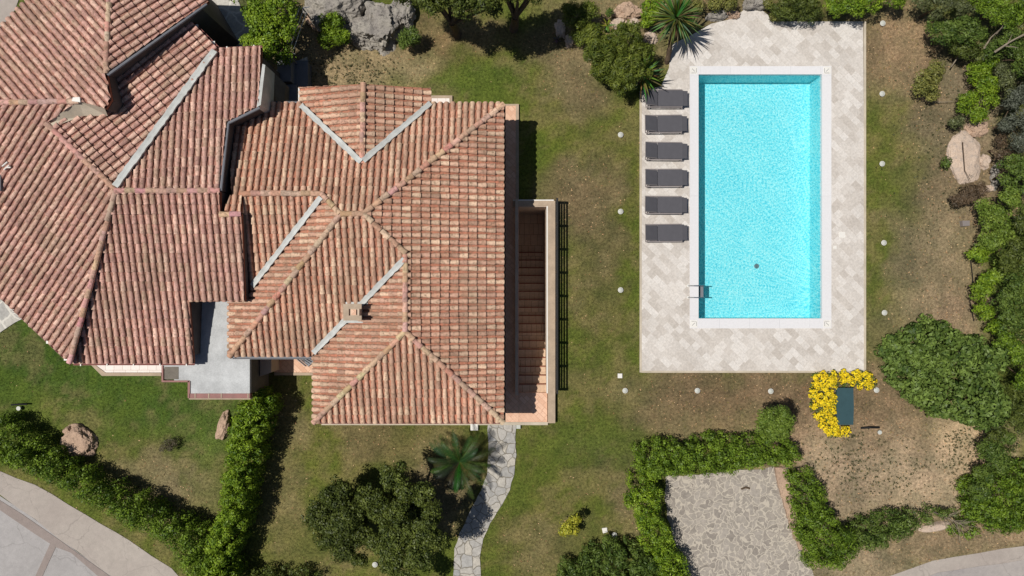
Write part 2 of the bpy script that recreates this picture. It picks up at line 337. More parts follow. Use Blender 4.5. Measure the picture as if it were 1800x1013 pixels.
g = MO('ground', np.stack([XX.ravel(), YY.ravel(), ZZ.ravel()], 1), fs, M['ground'], cols=cols); tag(g, kind='structure')

def flat(name, polypx, z0, z1, mat, kind='structure', parent=None):
    mb = MB(); mb.prism([tuple(P(x, y, z1)[:2]) for x, y in polypx], z0, z1); o = mb.build(name, mat, parent)
    if kind: tag(o, kind=kind)
    return o
def edge_noise(poly, step=18, amp=2.5, closed=True):
    out = []; n = len(poly)
    for i in range(n):
        a = Vector(poly[i]); b = Vector(poly[(i+1) % n]); k = max(1, int((b-a).length/step))
        for q in range(k):
            p = a.lerp(b, q/k); out.append((p.x+random.uniform(-amp, amp), p.y+random.uniform(-amp, amp)))
    return out

# roads
flat('road', [(-700,420),(0,872),(60,912),(108,950),(195,1013),(330,1110),(330,1500),(-700,1500)], -.2, .012, M['road_slab'])
flat('road_verge', edge_noise([(-700,370),(0,828),(60,852),(150,905),(230,950),(300,1000),(330,1030),(430,1110),(330,1110),(195,1013),(108,950),(60,912),(0,872),(-700,420)], 30, 2), -.2, .02, M['road_edge'])
flat('road_seam', [(-60,838),(0,880),(40,905),(105,950),(200,1018),(260,1060),(240,1062),(180,1020),(125,972),(98,962),(72,1018),(50,1060),(40,1060),(62,1013),(88,956),(60,938),(0,897),(-60,855)], -.2, .026, M['road_patch'])
flat('access_road', edge_noise([(1480,1040),(1560,1013),(1640,988),(1720,972),(1800,958),(2400,860),(2400,1400),(1480,1400)], 30, 2), -.2, .012, M['road_edge'])
flat('access_road_lane', edge_noise([(1560,1040),(1650,1006),(1720,996),(1800,985),(2400,900),(2400,1400),(1560,1400)], 30, 1), -.2, .02, M['road'])
flat('neighbour_road', [(-200,-200),(33,-200),(36,-10),(26,18),(6,44),(-200,200)], -.2, .02, M['road_edge'])
# stone court, path, patios
court = edge_noise([(1170,838),(1385,820),(1392,860),(1404,930),(1424,980),(1432,1013),(1450,1100),(1190,1100),(1200,1000),(1180,940),(1168,880)], 14, 2)
flat('parking_court', court, -.2, .02, M['court_stone'])
pl = [(857,745),(858,780),(858,812),(856,835),(846,862),(826,900),(808,938),(799,965),(797,1013),(797,1100)]
pr = [(906,745),(907,800),(903,836),(896,862),(882,888),(862,920),(848,950),(844,980),(845,1013),(845,1100)]
flat('garden_path', edge_noise(pl+pr[::-1], 10, .8), -.2, .03, M['path_stone'])
flat('side_patio', edge_noise([(-60,528),(0,526),(40,560),(0,584),(-60,590)], 14, 1), -.2, .04, M['patio_stone'])
flat('rear_patio', [(330,-60),(400,-60),(425,20),(440,60),(452,95),(470,130),(540,100),(548,180),(530,230),(380,230),(340,60)], -.2, .03, M['patio_stone'])
# pool deck with a hole: ring of quads
def ring(name, outer, inner, z0, z1, mat, parent=None):
    bm = bmesh.new()
    vo = [bm.verts.new(P(x, y, z1)) for x, y in outer]; vi = [bm.verts.new(P(x, y, z1)) for x, y in inner]
    for vv in (vo, vi):
        for i in range(len(vv)): bm.edges.new((vv[i], vv[(i+1) % len(vv)]))
    r = bmesh.ops.triangle_fill(bm, edges=bm.edges[:], use_beauty=True)
    for f in bm.faces:
        if f.normal.z < 0: f.normal_flip()
    ex = bmesh.ops.extrude_face_region(bm, geom=bm.faces[:])
    for v in ex['geom']:
        if isinstance(v, bmesh.types.BMVert): v.co.z = z0
    bmesh.ops.recalc_face_normals(bm, faces=bm.faces[:])
    vs = [v.co[:] for v in bm.verts]; bm.verts.index_update(); fs = [tuple(v.index for v in f.verts) for f in bm.faces]; bm.free()
    return MO(name, vs, fs, mat, parent)
deck_out = [(1181,78),(1215,62),(1250,42),(1288,33),(1302,22),(1316,11),(1332,13),(1350,26),(1355,38),(1517,38),(1522,652),(1128,652),(1128,160),(1162,152),(1176,120)]
tag(ring('pool_deck', deck_out, [(1214,118),(1214,576),(1460,576),(1460,118)], -.1, .05, M['travertine']), kind='structure')
pb = MB()
for a, b in (((1124.5,160),(1128,655)),((1128,652),(1524.5,655.5)),((1518.5,38),(1522.5,652))):
    x0, y0 = P(a[0], a[1], .055)[:2]; x1, y1 = P(b[0], b[1], .055)[:2]; pb.box((x0, y0, -.1), (x1, y1, .056))
tag(pb.build('deck_edging', M['concrete_lip']), kind='structure')
# pool
pc = P(1336, 345); pool = thing('swimming_pool', 'rectangular swimming pool of bright turquoise water with white coping', 'pool', (pc.x, pc.y, 0))
ring('coping', [(1212.5,116.5),(1212.5,577.5),(1461.5,577.5),(1461.5,116.5)], [(1228,131),(1228,560),(1445,560),(1445,131)], -.12, .075, M['coping'], pool)
a = P(1227.5, 560.5, 0); b = P(1445.5, 130.5, 0); D = -1.22
bs = MB(); vs = [(a.x,a.y,D),(b.x,a.y,D),(b.x,b.y,D),(a.x,b.y,D),(a.x,a.y,-.11),(b.x,a.y,-.11),(b.x,b.y,-.11),(a.x,b.y,-.11)]
bs.add(vs, [(0,1,2,3),(0,4,5,1),(1,5,6,2),(2,6,7,3),(3,7,4,0)]); bs.build('basin', M['lining'], pool)
ws = MB(); ws.add([(a.x+.005,a.y+.005,-.06),(b.x-.005,a.y+.005,-.06),(b.x-.005,b.y-.005,-.06),(a.x+.005,b.y-.005,-.06)], [(0,1,2,3)]); ws.build('water', M['water'], pool)
for (cx_, cy_, sx_, sy_) in ((1219.5,124,1,1),(1454,124,-1,1),(1219.5,569.5,1,-1),(1454,569.5,-1,-1)):
    c = P(cx_, cy_, .08); q = MB(); q.box((c.x-.15, c.y-.15, .06), (c.x+.15, c.y+.15, .083)); o = q.build('corner_plate', M['white'], pool)
    q = MB(); q.box((c.x+sx_*.10, c.y-.09, .07), (c.x+sx_*.115, c.y+.09, .09)); q.box((c.x-.09, c.y-sy_*.10*-1*-1, .07), (c.x+.09, c.y-sy_*.115, .09))
    q.tube([(c.x-sx_*.07, c.y+sy_*.07, .085), (c.x+sx_*.05, c.y-sy_*.05, .085)], .009, 6); q.build('grille', M['grey_box'], o)
for (x, y) in ((1330,468),): # floor drain
    c = P(x, y, D); q = MB(); q.tube([(c.x, c.y, D), (c.x, c.y, D+.02)], [.11, .10], 16); q.build('floor_drain', M['grey_box'], pool)
# ladder
c0 = P(1240, 506, 0); lad = thing('pool_ladder', 'stainless pool ladder hooked over the left edge of the pool', 'ladder', (c0.x, P(0,512).y, 0))
for y in (502.5, 523):
    q = MB(); p = P(1209, y, .07); wx = P(1228, y, 0).x
    pts = [(p.x, p.y, .07), (p.x+.03, p.y, .38), (p.x+.14, p.y, .55), (p.x+.32, p.y, .58), (wx+.08, p.y, .48), (wx+.14, p.y, .2), (wx+.14, p.y, -.7)]
    q.tube(pts, .022, 8); q.build('handrail', M['steel'], lad)
    q = MB(); q.tube([(p.x, p.y, .07), (p.x, p.y, .10)], .055, 12); q.build('foot_flange', M['white'], lad)
for z in (-.02, -.3, -.55):
    p = P(1209, 502.5, .07); p2 = P(1209, 523, .07); wx = P(1228, 0, 0).x; q = MB(); q.box((wx+.08, p2.y, z-.015), (wx+.2, p.y, z+.015)); q.build('tread', M['grey_box'], lad)

# ------------------------------------------------------------------ roofs
class Plane:
    def __init__(s, pts):
        a, b, c = [P(*p) for p in pts]; n = (b-a).cross(c-a)
        if n.z < 0: n = -n
        s.n = n.normalized(); s.p = a
    def hit(s, px, py):
        d = P(px, py, 0)-Vector((0, 0, H)); t = s.n.dot(s.p-Vector((0, 0, H)))/s.n.dot(d)
        return Vector((0, 0, H))+d*t
    def z(s, x, y): return s.p.z-(s.n.x*(x-s.p.x)+s.n.y*(y-s.p.y))/s.n.z
PAL_A = [lin(*c) for c in ((200,166,152),(194,158,146),(184,148,138),(206,176,160),(196,162,150),(178,144,134),(210,182,166),(190,156,146),(186,160,142))]
PAL_B = [lin(*c) for c in ((204,172,150),(200,164,144),(190,154,134),(208,180,158),(194,158,140),(182,148,130),(214,188,164),(198,166,146),(194,152,130))]
CHN = {'terracotta_pink': lin(152,112,100), 'terracotta_orange': lin(172,116,96)}
CW, CL = .243, .352
def arc(r0, r1, z0, z1, v0, v1, uc, n=6, flare=0):
    vs = []
    for v, r, z in ((v0, r0, z0), (v1, r1, z1)):
        for k in range(n+1):
            a = math.pi*k/n; vs.append((uc-r*math.cos(a), v, z+r*math.sin(a)*.92))
    return vs
def convex_split(polys):
    out = []
    for p in polys:
        n = len(p); sg = [(p[(i+1) % n][0]-p[i][0])*(p[(i+2) % n][1]-p[(i+1) % n][1])-(p[(i+1) % n][1]-p[i][1])*(p[(i+2) % n][0]-p[(i+1) % n][0]) for i in range(n)]
        if all(q >= -1e-6 for q in sg) or all(q <= 1e-6 for q in sg): out.append(p)
        else:
            for t in tessellate_polygon([[Vector((x, y, 0)) for x, y in p]]): out.append([p[i] for i in t])
    return out
def slope(parent, pl, polys, mat, pal, name='roof_slope', seed=0, eave=None):
    rnd = random.Random(seed)
    g2 = Vector((pl.n.x, pl.n.y)).normalized()          # downslope direction
    s = math.sqrt(pl.n.x**2+pl.n.y**2)/pl.n.z
    D3 = Vector((g2.x, g2.y, -s)).normalized(); U3 = Vector((-g2.y, g2.x, 0)); N3 = pl.n
    O = pl.hit(*(eave or polys[0][0]))
    allv, allf, allc = [], [], []; slabs = MB(); polys = convex_split(polys)
    for poly in polys:
        w = [pl.hit(x, y) for x, y in poly]
        cen = sum(w, Vector())/len(w)
        loc = [((p-O).dot(U3), (p-O).dot(D3)) for p in w]
        n = len(loc); ar = sum(loc[i][0]*loc[(i+1) % n][1]-loc[(i+1) % n][0]*loc[i][1] for i in range(n))
        if ar < 0: loc = loc[::-1]; w = w[::-1]
        edges = []
        for i in range(n):
            (x0, y0), (x1, y1) = loc[i], loc[(i+1) % n]; l = math.hypot(x1-x0, y1-y0)
            edges.append((x0, y0, -(y1-y0)/l, (x1-x0)/l))   # inward normal
        us = [l[0] for l in loc]; vv = [l[1] for l in loc]
        V, Fc, Cc = [], [], []
        for i in range(int(min(us)/CW)-2, int(max(us)/CW)+2):
            wob = rnd.uniform(-.006, .006); rr = random.Random(i*7919+seed)
            for j in range(int(min(vv)/CL)-2, int(max(vv)/CL)+2):
                uc = (i+.5)*CW; vc = (j-.5)*CL
                if any((uc-e[0])*e[2]+(vc-e[1])*e[3] < -.4 for e in edges): continue
                tr = random.Random(i*7919+j*104729+seed)
                ju = tr.uniform(-.010, .010)+wob; jv = tr.uniform(-.012, .012); v1 = j*CL+jv; v0 = v1-CL-.05
                col = list(tr.choice(pal)); k = tr.uniform(.82, 1.12); col = [c*k for c in col]
                k0 = len(V); V += arc(.062, .097+tr.uniform(-.006, .007), .026, .054+tr.uniform(-.008, .010), v0, v1, uc+ju)
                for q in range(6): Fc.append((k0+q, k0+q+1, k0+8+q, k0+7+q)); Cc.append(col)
                Fc.append(tuple(k0+7+q for q in range(7))); Cc.append([c*.6 for c in col])  # end cap colour darkened to stand in for the shaded hollow
                # channel tile
                uc2 = uc+CW*.5; k1 = len(V); kk = tr.uniform(.75, 1.15); col2 = [c*kk for c in CHN[mat.name]]
                for v, lift in ((v0, .004), (v1+.004, .022)):
                    for q in range(5):
                        x = (q-2)/2; V.append((uc2+x*.085, v, lift+.045*x*x))
                for q in range(4): Fc.append((k1+q, k1+q+1, k1+6+q, k1+5+q)); Cc.append(col2)
        me = bpy.data.meshes.new('t'); me.from_pydata([tuple(O+U3*a+D3*b+N3*c) for a, b, c in V], [], Fc)
        at = me.color_attributes.new('Col', 'FLOAT_COLOR', 'CORNER')
        li = np.concatenate([np.repeat([c], len(f), axis=0) for c, f in zip(Cc, Fc)]); aa = np.ones((len(li), 4)); aa[:, :3] = li; at.data.foreach_set('color', aa.ravel())
        bm = bmesh.new(); bm.from_mesh(me)
        for e in edges:
            pt = O+U3*e[0]+D3*e[1]; nn = U3*e[2]+D3*e[3]
            bmesh.ops.bisect_plane(bm, geom=bm.verts[:]+bm.edges[:]+bm.faces[:], plane_co=pt, plane_no=nn, clear_inner=True, dist=1e-5)
        cl = bm.loops.layers.float_color['Col']; bm.verts.index_update(); k = len(allv)
        allv += [v.co[:] for v in bm.verts]
        for f in bm.faces:
            allf.append(tuple(v.index+k for v in f.verts)); allc.append(tuple(f.loops[0][cl])[:3])
        bm.free(); bpy.data.meshes.remove(me)
        slabs.prism([(p.x, p.y) for p in w], [p.z-.12 for p in w], [p.z for p in w]) if True else None
    o = MO(name, allv, allf, mat, parent, fcols=allc)
    # deck under the tiles
    sb = MB()
    for poly in polys:
        w = [pl.hit(x, y) for x, y in poly]; nn = len(w)
        ar = sum(w[i].x*w[(i+1) % nn].y-w[(i+1) % nn].x*w[i].y for i in range(nn))
        if ar < 0: w = w[::-1]
        vs = [(p.x, p.y, p.z-.11) for p in w]+[(p.x, p.y, p.z) for p in w]
        sb.add(vs, [tuple(reversed(range(nn))), tuple(range(nn, 2*nn))]+[(i, (i+1) % nn, nn+(i+1) % nn, nn+i) for i in range(nn)])
    sb.build('roof_deck', M['mortar'], o)
    return o
def ridge(parent, a, b, mat, pal, r=.105, name='ridge_tiles', lift=.06, seed=1):
    rnd = random.Random(seed); a = Vector(a); b = Vector(b); t = (b-a); Ln = t.length; t.normalize(); n = max(1, round(Ln/.38)); s = t.cross(Vector((0, 0, 1))).normalized(); up = s.cross(t).normalized()
    mb = MB()
    for i in range(n):
        p0 = a+t*(Ln*i/n); p1 = a+t*(Ln*(i+1)/n+.03); col = [c*rnd.uniform(.8, 1.05) for c in rnd.choice(pal)]
        vs = []; jo = rnd.uniform(-.012, .012)
        for p, rr, l in ((p0, r*1.08, lift+.03), (p1, r*.86, lift)):
            for k in range(9):
                an = math.pi*(k/8*1.16-.08); vs.append(p+s*(rr*math.cos(an)+jo)+up*(l+rr*math.sin(an)*.85))
        mb.add(vs, [(k, k+1, 10+k, 9+k) for k in range(8)]+[tuple(range(9))], col)
    return mb.build(name, mat, parent)
def flashing(parent, a, b, w=.2, lift=.185, mat=None, seed=0, name='valley_flashing'):
    rnd = random.Random(seed); a = Vector(a); b = Vector(b); t = (b-a); Ln = t.length; t.normalize(); s = t.cross(Vector((0, 0, 1))).normalized(); n = int(Ln/.12)
    top = []
    for i in range(n+1):
        p = a+t*(Ln*i/n)+Vector((0, 0, lift)); w0 = w/2+rnd.uniform(-.02, .015); w1 = w/2+rnd.uniform(-.02, .015)
        top += [p-s*w0, p, p+s*w1]
        top[-2] = top[-2]-Vector((0, 0, .015))
    vs = top+[v-Vector((0, 0, .08)) for v in top]; k = len(top); fs = []
    for i in range(n):
        for q in range(2): fs.append((3*i+q, 3*i+q+1, 3*i+q+4, 3*i+q+3))
        fs.append((3*i, 3*i+3, k+3*i+3, k+3*i)); fs.append((3*i+2, k+3*i+2, k+3*i+5, 3*i+5))
    fs.append((0, k, k+1, 1)); fs.append((1, k+1, k+2, 2)); e = 3*n; fs.append((e, e+1, k+e+1, k+e)); fs.append((e+1, e+2, k+e+2, k+e+1))
    return MO(name, vs, fs, mat or M['flash'], parent)
def gutter(parent, a, b, mat=None, r=.06, brackets=True, dz=-.03):
    a = Vector(a)+Vector((0, 0, dz)); b = Vector(b)+Vector((0, 0, dz)); t = (b-a); Ln = t.length; t.normalize(); s = t.cross(Vector((0, 0, 1))).normalized()
    vs = []; fs = []
    for p in (a, b):
        for rr in (r, r*.8):
            for k in range(9):
                an = math.pi+math.pi*k/8; vs.append(p+s*rr*math.cos(an)+Vector((0, 0, rr*math.sin(an))))
    for k in range(8):
        fs.append((k, k+1, 18+k+1, 18+k)); fs.append((9+k+1, 9+k, 27+k, 27+k+1))
    for k in (0, 8): fs.append((k, 9+k, 27+k, 18+k))
    for o_ in (0, 18):
        for k in range(8): fs.append((o_+k, o_+9+k, o_+10+k, o_+k+1))
    g_ = MO('gutter', vs, fs, mat or M['gutter'], parent)
    if brackets:
        n = max(1, int(Ln/1.0))
        for i in range(n+1):
            p = a+t*(Ln*(i+.3)/(n+.6)); q = MB(); q.box((p.x-.02-abs(s.x)*.06, p.y-.02-abs(s.y)*.06, p.z-.01), (p.x+.02+abs(s.x)*.06, p.y+.02+abs(s.y)*.06, p.z+.012)); q.build('bracket', M['white'], g_)
    return g_
def clip(poly, a, b, inset, keep):
    """clip world xy polygon by the line a-b moved inset towards keep"""
    d = (b-a).normalized(); n = Vector((-d.y, d.x))
    if (keep-a).dot(n) < 0: n = -n
    o = a+n*inset; out = []
    for i in range(len(poly)):
        p, q = poly[i], poly[(i+1) % len(poly)]; dp, dq = (p-o).dot(n), (q-o).dot(n)
        if dp >= 0: out.append(p)
        if (dp >= 0) != (dq >= 0): out.append(p.lerp(q, dp/(dp-dq)))
    return out
def walls(parent, specs, mat, z0=0.0):
    mb = MB()
    for pl, polys, eaves in specs:
        for poly in convex_split(polys):
            w = [pl.hit(x, y) for x, y in poly]; w2 = [Vector((p.x, p.y)) for p in w]; cen = sum(w2, Vector((0, 0)))/len(w2)
            for a, b, ins in eaves:
                A, B = pl.hit(*a), pl.hit(*b); w2 = clip(w2, Vector((A.x, A.y)), Vector((B.x, B.y)), ins, cen)
                if len(w2) < 3: break
            if len(w2) < 3: continue
            mb.prism([(p.x, p.y) for p in w2], z0, [pl.z(p.x, p.y)-.13 for p in w2])
    return mb.build('wall', mat, parent)

EB, RB = 2.6, 4.0
hb = thing('terracotta_roofed_house', 'orange terracotta roofed house wing with hips, a chimney and a stair terrace on its right', 'house', (P(700, 450, 0).x, P(700, 450, 0).y, 0))
B4 = Plane([(885,185,EB),(885,742,EB),(640,376,RB)])
zs = B4.hit(713, 520).z
B1 = Plane([(530,182,EB),(760,182,EB),(620,376,RB)])
B7 = Plane([(410,626,EB),(548,626,EB),(620,378,RB)])
B5 = Plane([(552,742,EB),(885,742,EB),(713,583,zs)])
B6 = Plane([(551,620,EB),(551,742,EB),(713,540,zs)])
B8 = Plane([(403,530,EB),(403,626,EB),(600,378,RB)])
zr = B1.hit(500, 341).z
B9 = Plane([(425,341,zr),(565,341,zr),(445,505,B8.hit(445,505).z)])
zw = B1.hit(637, 287).z
B2 = Plane([(528,155,EB),(528,187,EB),(640,200,zw)])
B3 = Plane([(757,155,EB),(757,187,EB),(640,200,zw)])
pb1 = [[(458,182),(530,182),(530,340),(396,372),(403,330),(407,300),(412,215)], [(530,182),(533,186),(637,287),(637,340),(530,340)],
       [(637,287),(757,183),(762,182),(885,182),(640,376),(637,376)], [(396,372),(425,341),(565,341),(565,341),(420,372)], [(530,340),(637,340),(637,376),(600,376),(565,341)]]
pb1[3] = [(396,372),(408,341),(428,341),(424,374)]
pb1[0] = [(458,182),(530,182),(530,341),(408,341),(407,300),(412,215)]
pb1[1] = [(530,182),(533,186),(637,287),(637,341),(530,341)]
pb1[4] = [(565,341),(637,341),(637,376),(600,376)]
FB = [('n', B1, pb1, (600,182)), ('e', B4, [[(885,184),(885,742),(713,583),(713,445),(640,376)]], (885,400)),
      ('s', B5, [[(885,742),(552,742),(713,583)]], (700,742)), ('w', B6, [[(551,742),(551,622),(713,453),(713,583)]], (551,680)),
      ('s2', B7, [[(405,626),(548,626),(712,455),(713,445),(640,376),(600,377)]], (480,626)), ('w2', B8, [[(403,626),(403,531),(430,531),(445,505),(566,345),(600,377)]], (403,580)),
      ('s3', B9, [[(430,343),(565,343),(447,507),(437,512)]], (440,508)), ('nw', B2, [[(528,155),(640,148),(637,287),(529,187)]], (528,170)), ('ne', B3, [[(640,148),(757,156),(757,184),(637,287)]], (757,170))]
for i, (k, pl_, polys, ev) in enumerate(FB): slope(hb, pl_, polys, M['tile_b'], PAL_B, seed=100+i, eave=ev)
ridges = [(B4.hit(885,185), B4.hit(640,376)), (B7.hit(600,377), B4.hit(640,376)), (B4.hit(713,445), B4.hit(640,376)), (B4.hit(713,583), B4.hit(713,445)), (B5.hit(885,742), B5.hit(713,583)),
          (B5.hit(552,742), B5.hit(713,583)), (B7.hit(405,626), B7.hit(600,377)), (B9.hit(426,341), B9.hit(566,341)), (B8.hit(600,377), B8.hit(566,342)), (B2.hit(640,147), B2.hit(637,287))]
for i, (a, b) in enumerate(ridges): ridge(hb, a, b, M['tile_b'], PAL_B, seed=i)
for i, (a, b) in enumerate([(B6.hit(553,620), B6.hit(712,456)), (B8.hit(446,503), B8.hit(566,348)), (B1.hit(531,187), B1.hit(636,286)), (B1.hit(758,183), B1.hit(640,284))]): flashing(hb, a, b, seed=i)
gutter(hb, B7.hit(408,629), B7.hit(551,629), M['grey_box'], brackets=False)
gutter(hb, B4.hit(887,184), B4.hit(887,742), M['dark'], .035, False); gutter(hb, B1.hit(458,180), B1.hit(528,180), M['grey_box'], .05, False)
gutter(hb, B5.hit(552,744), B5.hit(885,744), M['gutter'], .035, False)
walls(hb, [(B1, pb1, [((458,182),(885,182),.4)]), (B4, FB[1][2], [((885,184),(885,742),.3)]), (B5, FB[2][2], [((552,742),(885,742),.25)]), (B6, FB[3][2], [((551,742),(551,622),.3)]),
           (B7, FB[4][2], [((405,626),(548,626),.4)]), (B8, FB[5][2], [((403,626),(403,531),.25)]), (B9, FB[6][2], []), (B2, FB[7][2], [((528,155),(528,187),.3), ((528,155),(640,148),.3)]), (B3, FB[8][2], [((757,156),(757,184),.3), ((640,148),(757,156),.3)])], M['plaster'])
# chimney
cz = B7.hit(625, 548).z; cc = P(622, 549, cz+.7)
ch = MB(); ch.box((cc.x-.30, cc.y-.27, cz-.5), (cc.x+.20, cc.y+.27, cz+.72)); chim = ch.build('chimney', M['plaster'], hb)
ch = MB(); ch.box((cc.x-.36, cc.y+.12, cz+.72), (cc.x+.30, cc.y+.30, cz+.80)); ch.box((cc.x-.36, cc.y-.30, cz+.72), (cc.x+.30, cc.y-.12, cz+.80)); ch.box((cc.x-.36, cc.y-.12, cz+.722), (cc.x-.16, cc.y+.12, cz+.798)); ch.build('chimney_cap', M['coping_stone'], chim)
ch = MB(); ch.box((cc.x-.08, cc.y-.10, cz+.70), (cc.x+.10, cc.y+.10, cz+.78)); ch.build('flue', M['terrace_tile'], chim)
ch = MB(); ch.box((cc.x-.45, cc.y-.42, cz-.1), (cc.x+.55, cc.y-.271, cz+.16)); ch.build('flashing', M['flash'], chim); ch = MB(); ch.box((cc.x-.42, cc.y+.271, cz-.1), (cc.x+.4, cc.y+.36, cz+.2)); ch.build('flashing', M['flash'], chim)
# white gable end trim & gutter of the small wing
q = MB(); p = B2.hit(526, 155); p2 = B2.hit(526, 190); q.box((p.x-.02, p2.y, p.z-.08), (p.x+.03, p.y, p.z+.06)); q.build('fascia', M['white'], hb)

# ---- left house
RA, EA = 4.2, 2.75
ha = thing('old_terracotta_house', 'large pinkish terracotta roofed house at the left with a white flat roofed annex', 'house', (P(220, 340, 0).x, P(220, 340, 0).y, 0))
A6 = Plane([(125,638,EA),(342,638,EA),(300,337,RA)])
A5 = Plane([(0,520,3.15),(125,638,3.1),(205,335,RA)])
A4 = Plane([(383,88,3.15),(460,84,3.15),(300,335,RA)])
A3 = Plane([(84,218,RA+.03),(205,335,RA),(335,38,3.25)])
A1 = Plane([(140,180,A5.hit(140,180).z),(0,50,3.6),(50,0,3.6)])
z0_ = A1.hit(189,130).z
A2 = Plane([(189,130,z0_),(195,0,A1.hit(195,0).z),(365,5,3.5)])
pa5 = [[(0,182),(-60,182),(-60,463),(0,520),(125,638),(205,335),(86,218)], [(0,182),(86,218),(140,179)]]
pa6 = [[(125,638),(205,337),(388,337),(390,376),(426,376),(431,530),(333,530),(127,638)]]
pa6 = [[(125,638),(205,337),(333,337),(333,530),(341,638)], [(333,337),(387,337),(388,376),(388,530),(333,530)], [(388,376),(425,376),(431,530),(388,530)]]
pa4 = [[(205,335),(382,88),(460,84),(459,118),(387,335)], [(459,118),(456,188),(400,216),(387,335)]]
pa4 = [[(205,335),(382,88),(400,87),(400,216),(387,335)], [(400,87),(460,84),(459,118),(456,188),(400,216)]]
pa3 = [[(84,218),(335,38),(383,86),(205,335)], [(84,218),(150,165),(200,125),(335,38)]]
pa3 = [[(84,218),(140,180),(200,128),(334,36),(383,86),(205,335)]]
pa1 = [[(0,182),(-60,184),(-60,110),(50,0),(110,-60),(197,-60),(187,130),(190,186),(140,179)]]
pa1 = [[(0,182),(-60,184),(-60,110),(50,0),(110,-60),(197,-60),(188,130),(140,179)], [(188,130),(196,176),(186,192),(140,179)]]
pa2 = [[(188,130),(197,-60),(330,-60),(367,4)]]
FA = [(A1,pa1,(20,30)),(A2,pa2,(365,3)),(A3,pa3,(360,62)),(A4,pa4,(420,86)),(A5,pa5,(60,577)),(A6,pa6,(230,638))]
for i, (pl_, polys, ev) in enumerate(FA): slope(ha, pl_, polys, M['tile_a'], PAL_A, seed=200+i, eave=ev)
for i, (a, b) in enumerate([(A1.hit(197,-60), A1.hit(188,130)), (A5.hit(-60,183), A5.hit(140,179)), (A3.hit(84,218), A5.hit(204,333)), (A6.hit(205,336), A6.hit(387,336)), (A5.hit(125,637), A5.hit(205,336)), (A6.hit(388,377), A6.hit(424,377))]):
    ridge(ha, a, b, M['tile_a'], PAL_A, seed=20+i, r=.1)
flashing(ha, A4.hit(208,329), A4.hit(381,92), w=.24, seed=9, lift=.23)
for a, b in ((A6.hit(127,640), A6.hit(341,640)), (A5.hit(-20,503), A5.hit(124,640)), (A4.hit(384,86), A4.hit(460,82)), (A3.hit(336,37), A3.hit(383,84))): gutter(ha, a, b, r=.055)
gutter(ha, A1.hit(-20,72), A1.hit(60,-12), M['dark'], .04, False)
q = MB()   # grey plaster verge on the upper right of the tall wing
vg = [A4.hit(463,114), A4.hit(468,116), A4.hit(460,186), A4.hit(453,190)]
q.prism([(p.x, p.y) for p in vg], 2.4, [p.z+.10 for p in vg]); q.build('verge_coping', M['flash'], ha)
q = MB()   # dark verge flashings seen along the step between the two roofs
for a, b in ((A4.hit(457,190), A4.hit(402,217)), (A4.hit(402,217), A4.hit(389,336)), (A2.hit(190,133), A2.hit(364,8))): q.tube([a+Vector((0,0,.02)), b+Vector((0,0,.02))], .055, 8)
q.build('verge_flashing', M['grey_box'], ha)
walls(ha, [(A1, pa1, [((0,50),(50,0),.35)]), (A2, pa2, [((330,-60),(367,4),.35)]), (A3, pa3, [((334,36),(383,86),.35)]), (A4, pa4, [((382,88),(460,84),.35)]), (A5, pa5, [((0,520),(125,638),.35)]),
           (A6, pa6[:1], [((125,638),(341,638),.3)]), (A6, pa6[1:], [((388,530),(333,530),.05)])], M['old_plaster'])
sk_ = A5.hit(2, 323); q = MB(); q.box((sk_.x-.3, sk_.y-.28, sk_.z), (sk_.x+.12, sk_.y+.28, sk_.z+.2)); skl = q.build('skylight', M['grey_box'], ha)
q = MB(); q.box((sk_.x-.28, sk_.y-.24, sk_.z+.2), (sk_.x+.08, sk_.y+.24, sk_.z+.21)); q.build('pane', M['steel'], skl)
for i, (x, y, w) in enumerate(((14,290,.05),(20,292,.045),(17,296,.04))):
    p = A5.hit(x, y); q = MB(); q.tube([p+Vector((-.1, -.08, .14)), p+Vector((.1, .08*(-1)**i, .16))], w*.6, 6); q.build('aerial_bracket', M['white'], ha)
p = A1.hit(139, 178); q = MB(); q.prism([(p.x-.14, p.y-.05), (p.x+.16, p.y-.09), (p.x+.14, p.y+.09), (p.x-.1, p.y+.08)], p.z+.12, p.z+.19); q.build('mortar_patch', M['white'], ha)
pts = [A5.hit(84,217), A5.hit(140,179), A1.hit(186,191)]; dn = [A3.hit(95,224), A3.hit(150,205), A3.hit(192,205)]
q = MB(); q.add([p+Vector((0,0,.07)) for p in pts]+[p+Vector((0,0,.09)) for p in dn], [(0,3,4,1),(1,4,5,2)]); q.build('mortar_fillet', M['concrete_lip'], ha)
# flat roofed annex
AN = 2.25
ann = [(338,520),(405,520),(405,630),(439,630),(439,692),(334,692),(334,672),(306,672),(306,648),(287,648),(287,632),(338,632)]
fr = flat('flat_roof', ann, AN-.16, AN, M['white_roof'], None, ha)
wl = MB(); wl.prism([tuple((P(x, y, AN)*1.0)[:2]) for x, y in [(340,525),(403,525),(403,628),(436,628),(436,694),(337,694),(337,668),(292,668),(292,630),(340,630)]], 0, AN-.16); wl.build('annex_wall', M['slate'], ha)  # darker material puts the annex wall's shade into its colour
pp = MB()
for poly in ([(333,692),(439.5,692),(439.5,700),(333,700)], [(330,670),(334,670),(334,700),(330,700)], [(284,672),(332,672),(332,669),(284,669)], [(284,643),(287,643),(287,669),(284,669)]):
    pp.prism([tuple(P(x, y, AN+.03)[:2]) for x, y in poly], AN-.2, AN+.035)
pp.build('tile_edging', M['gutter'], ha)
pp = MB()
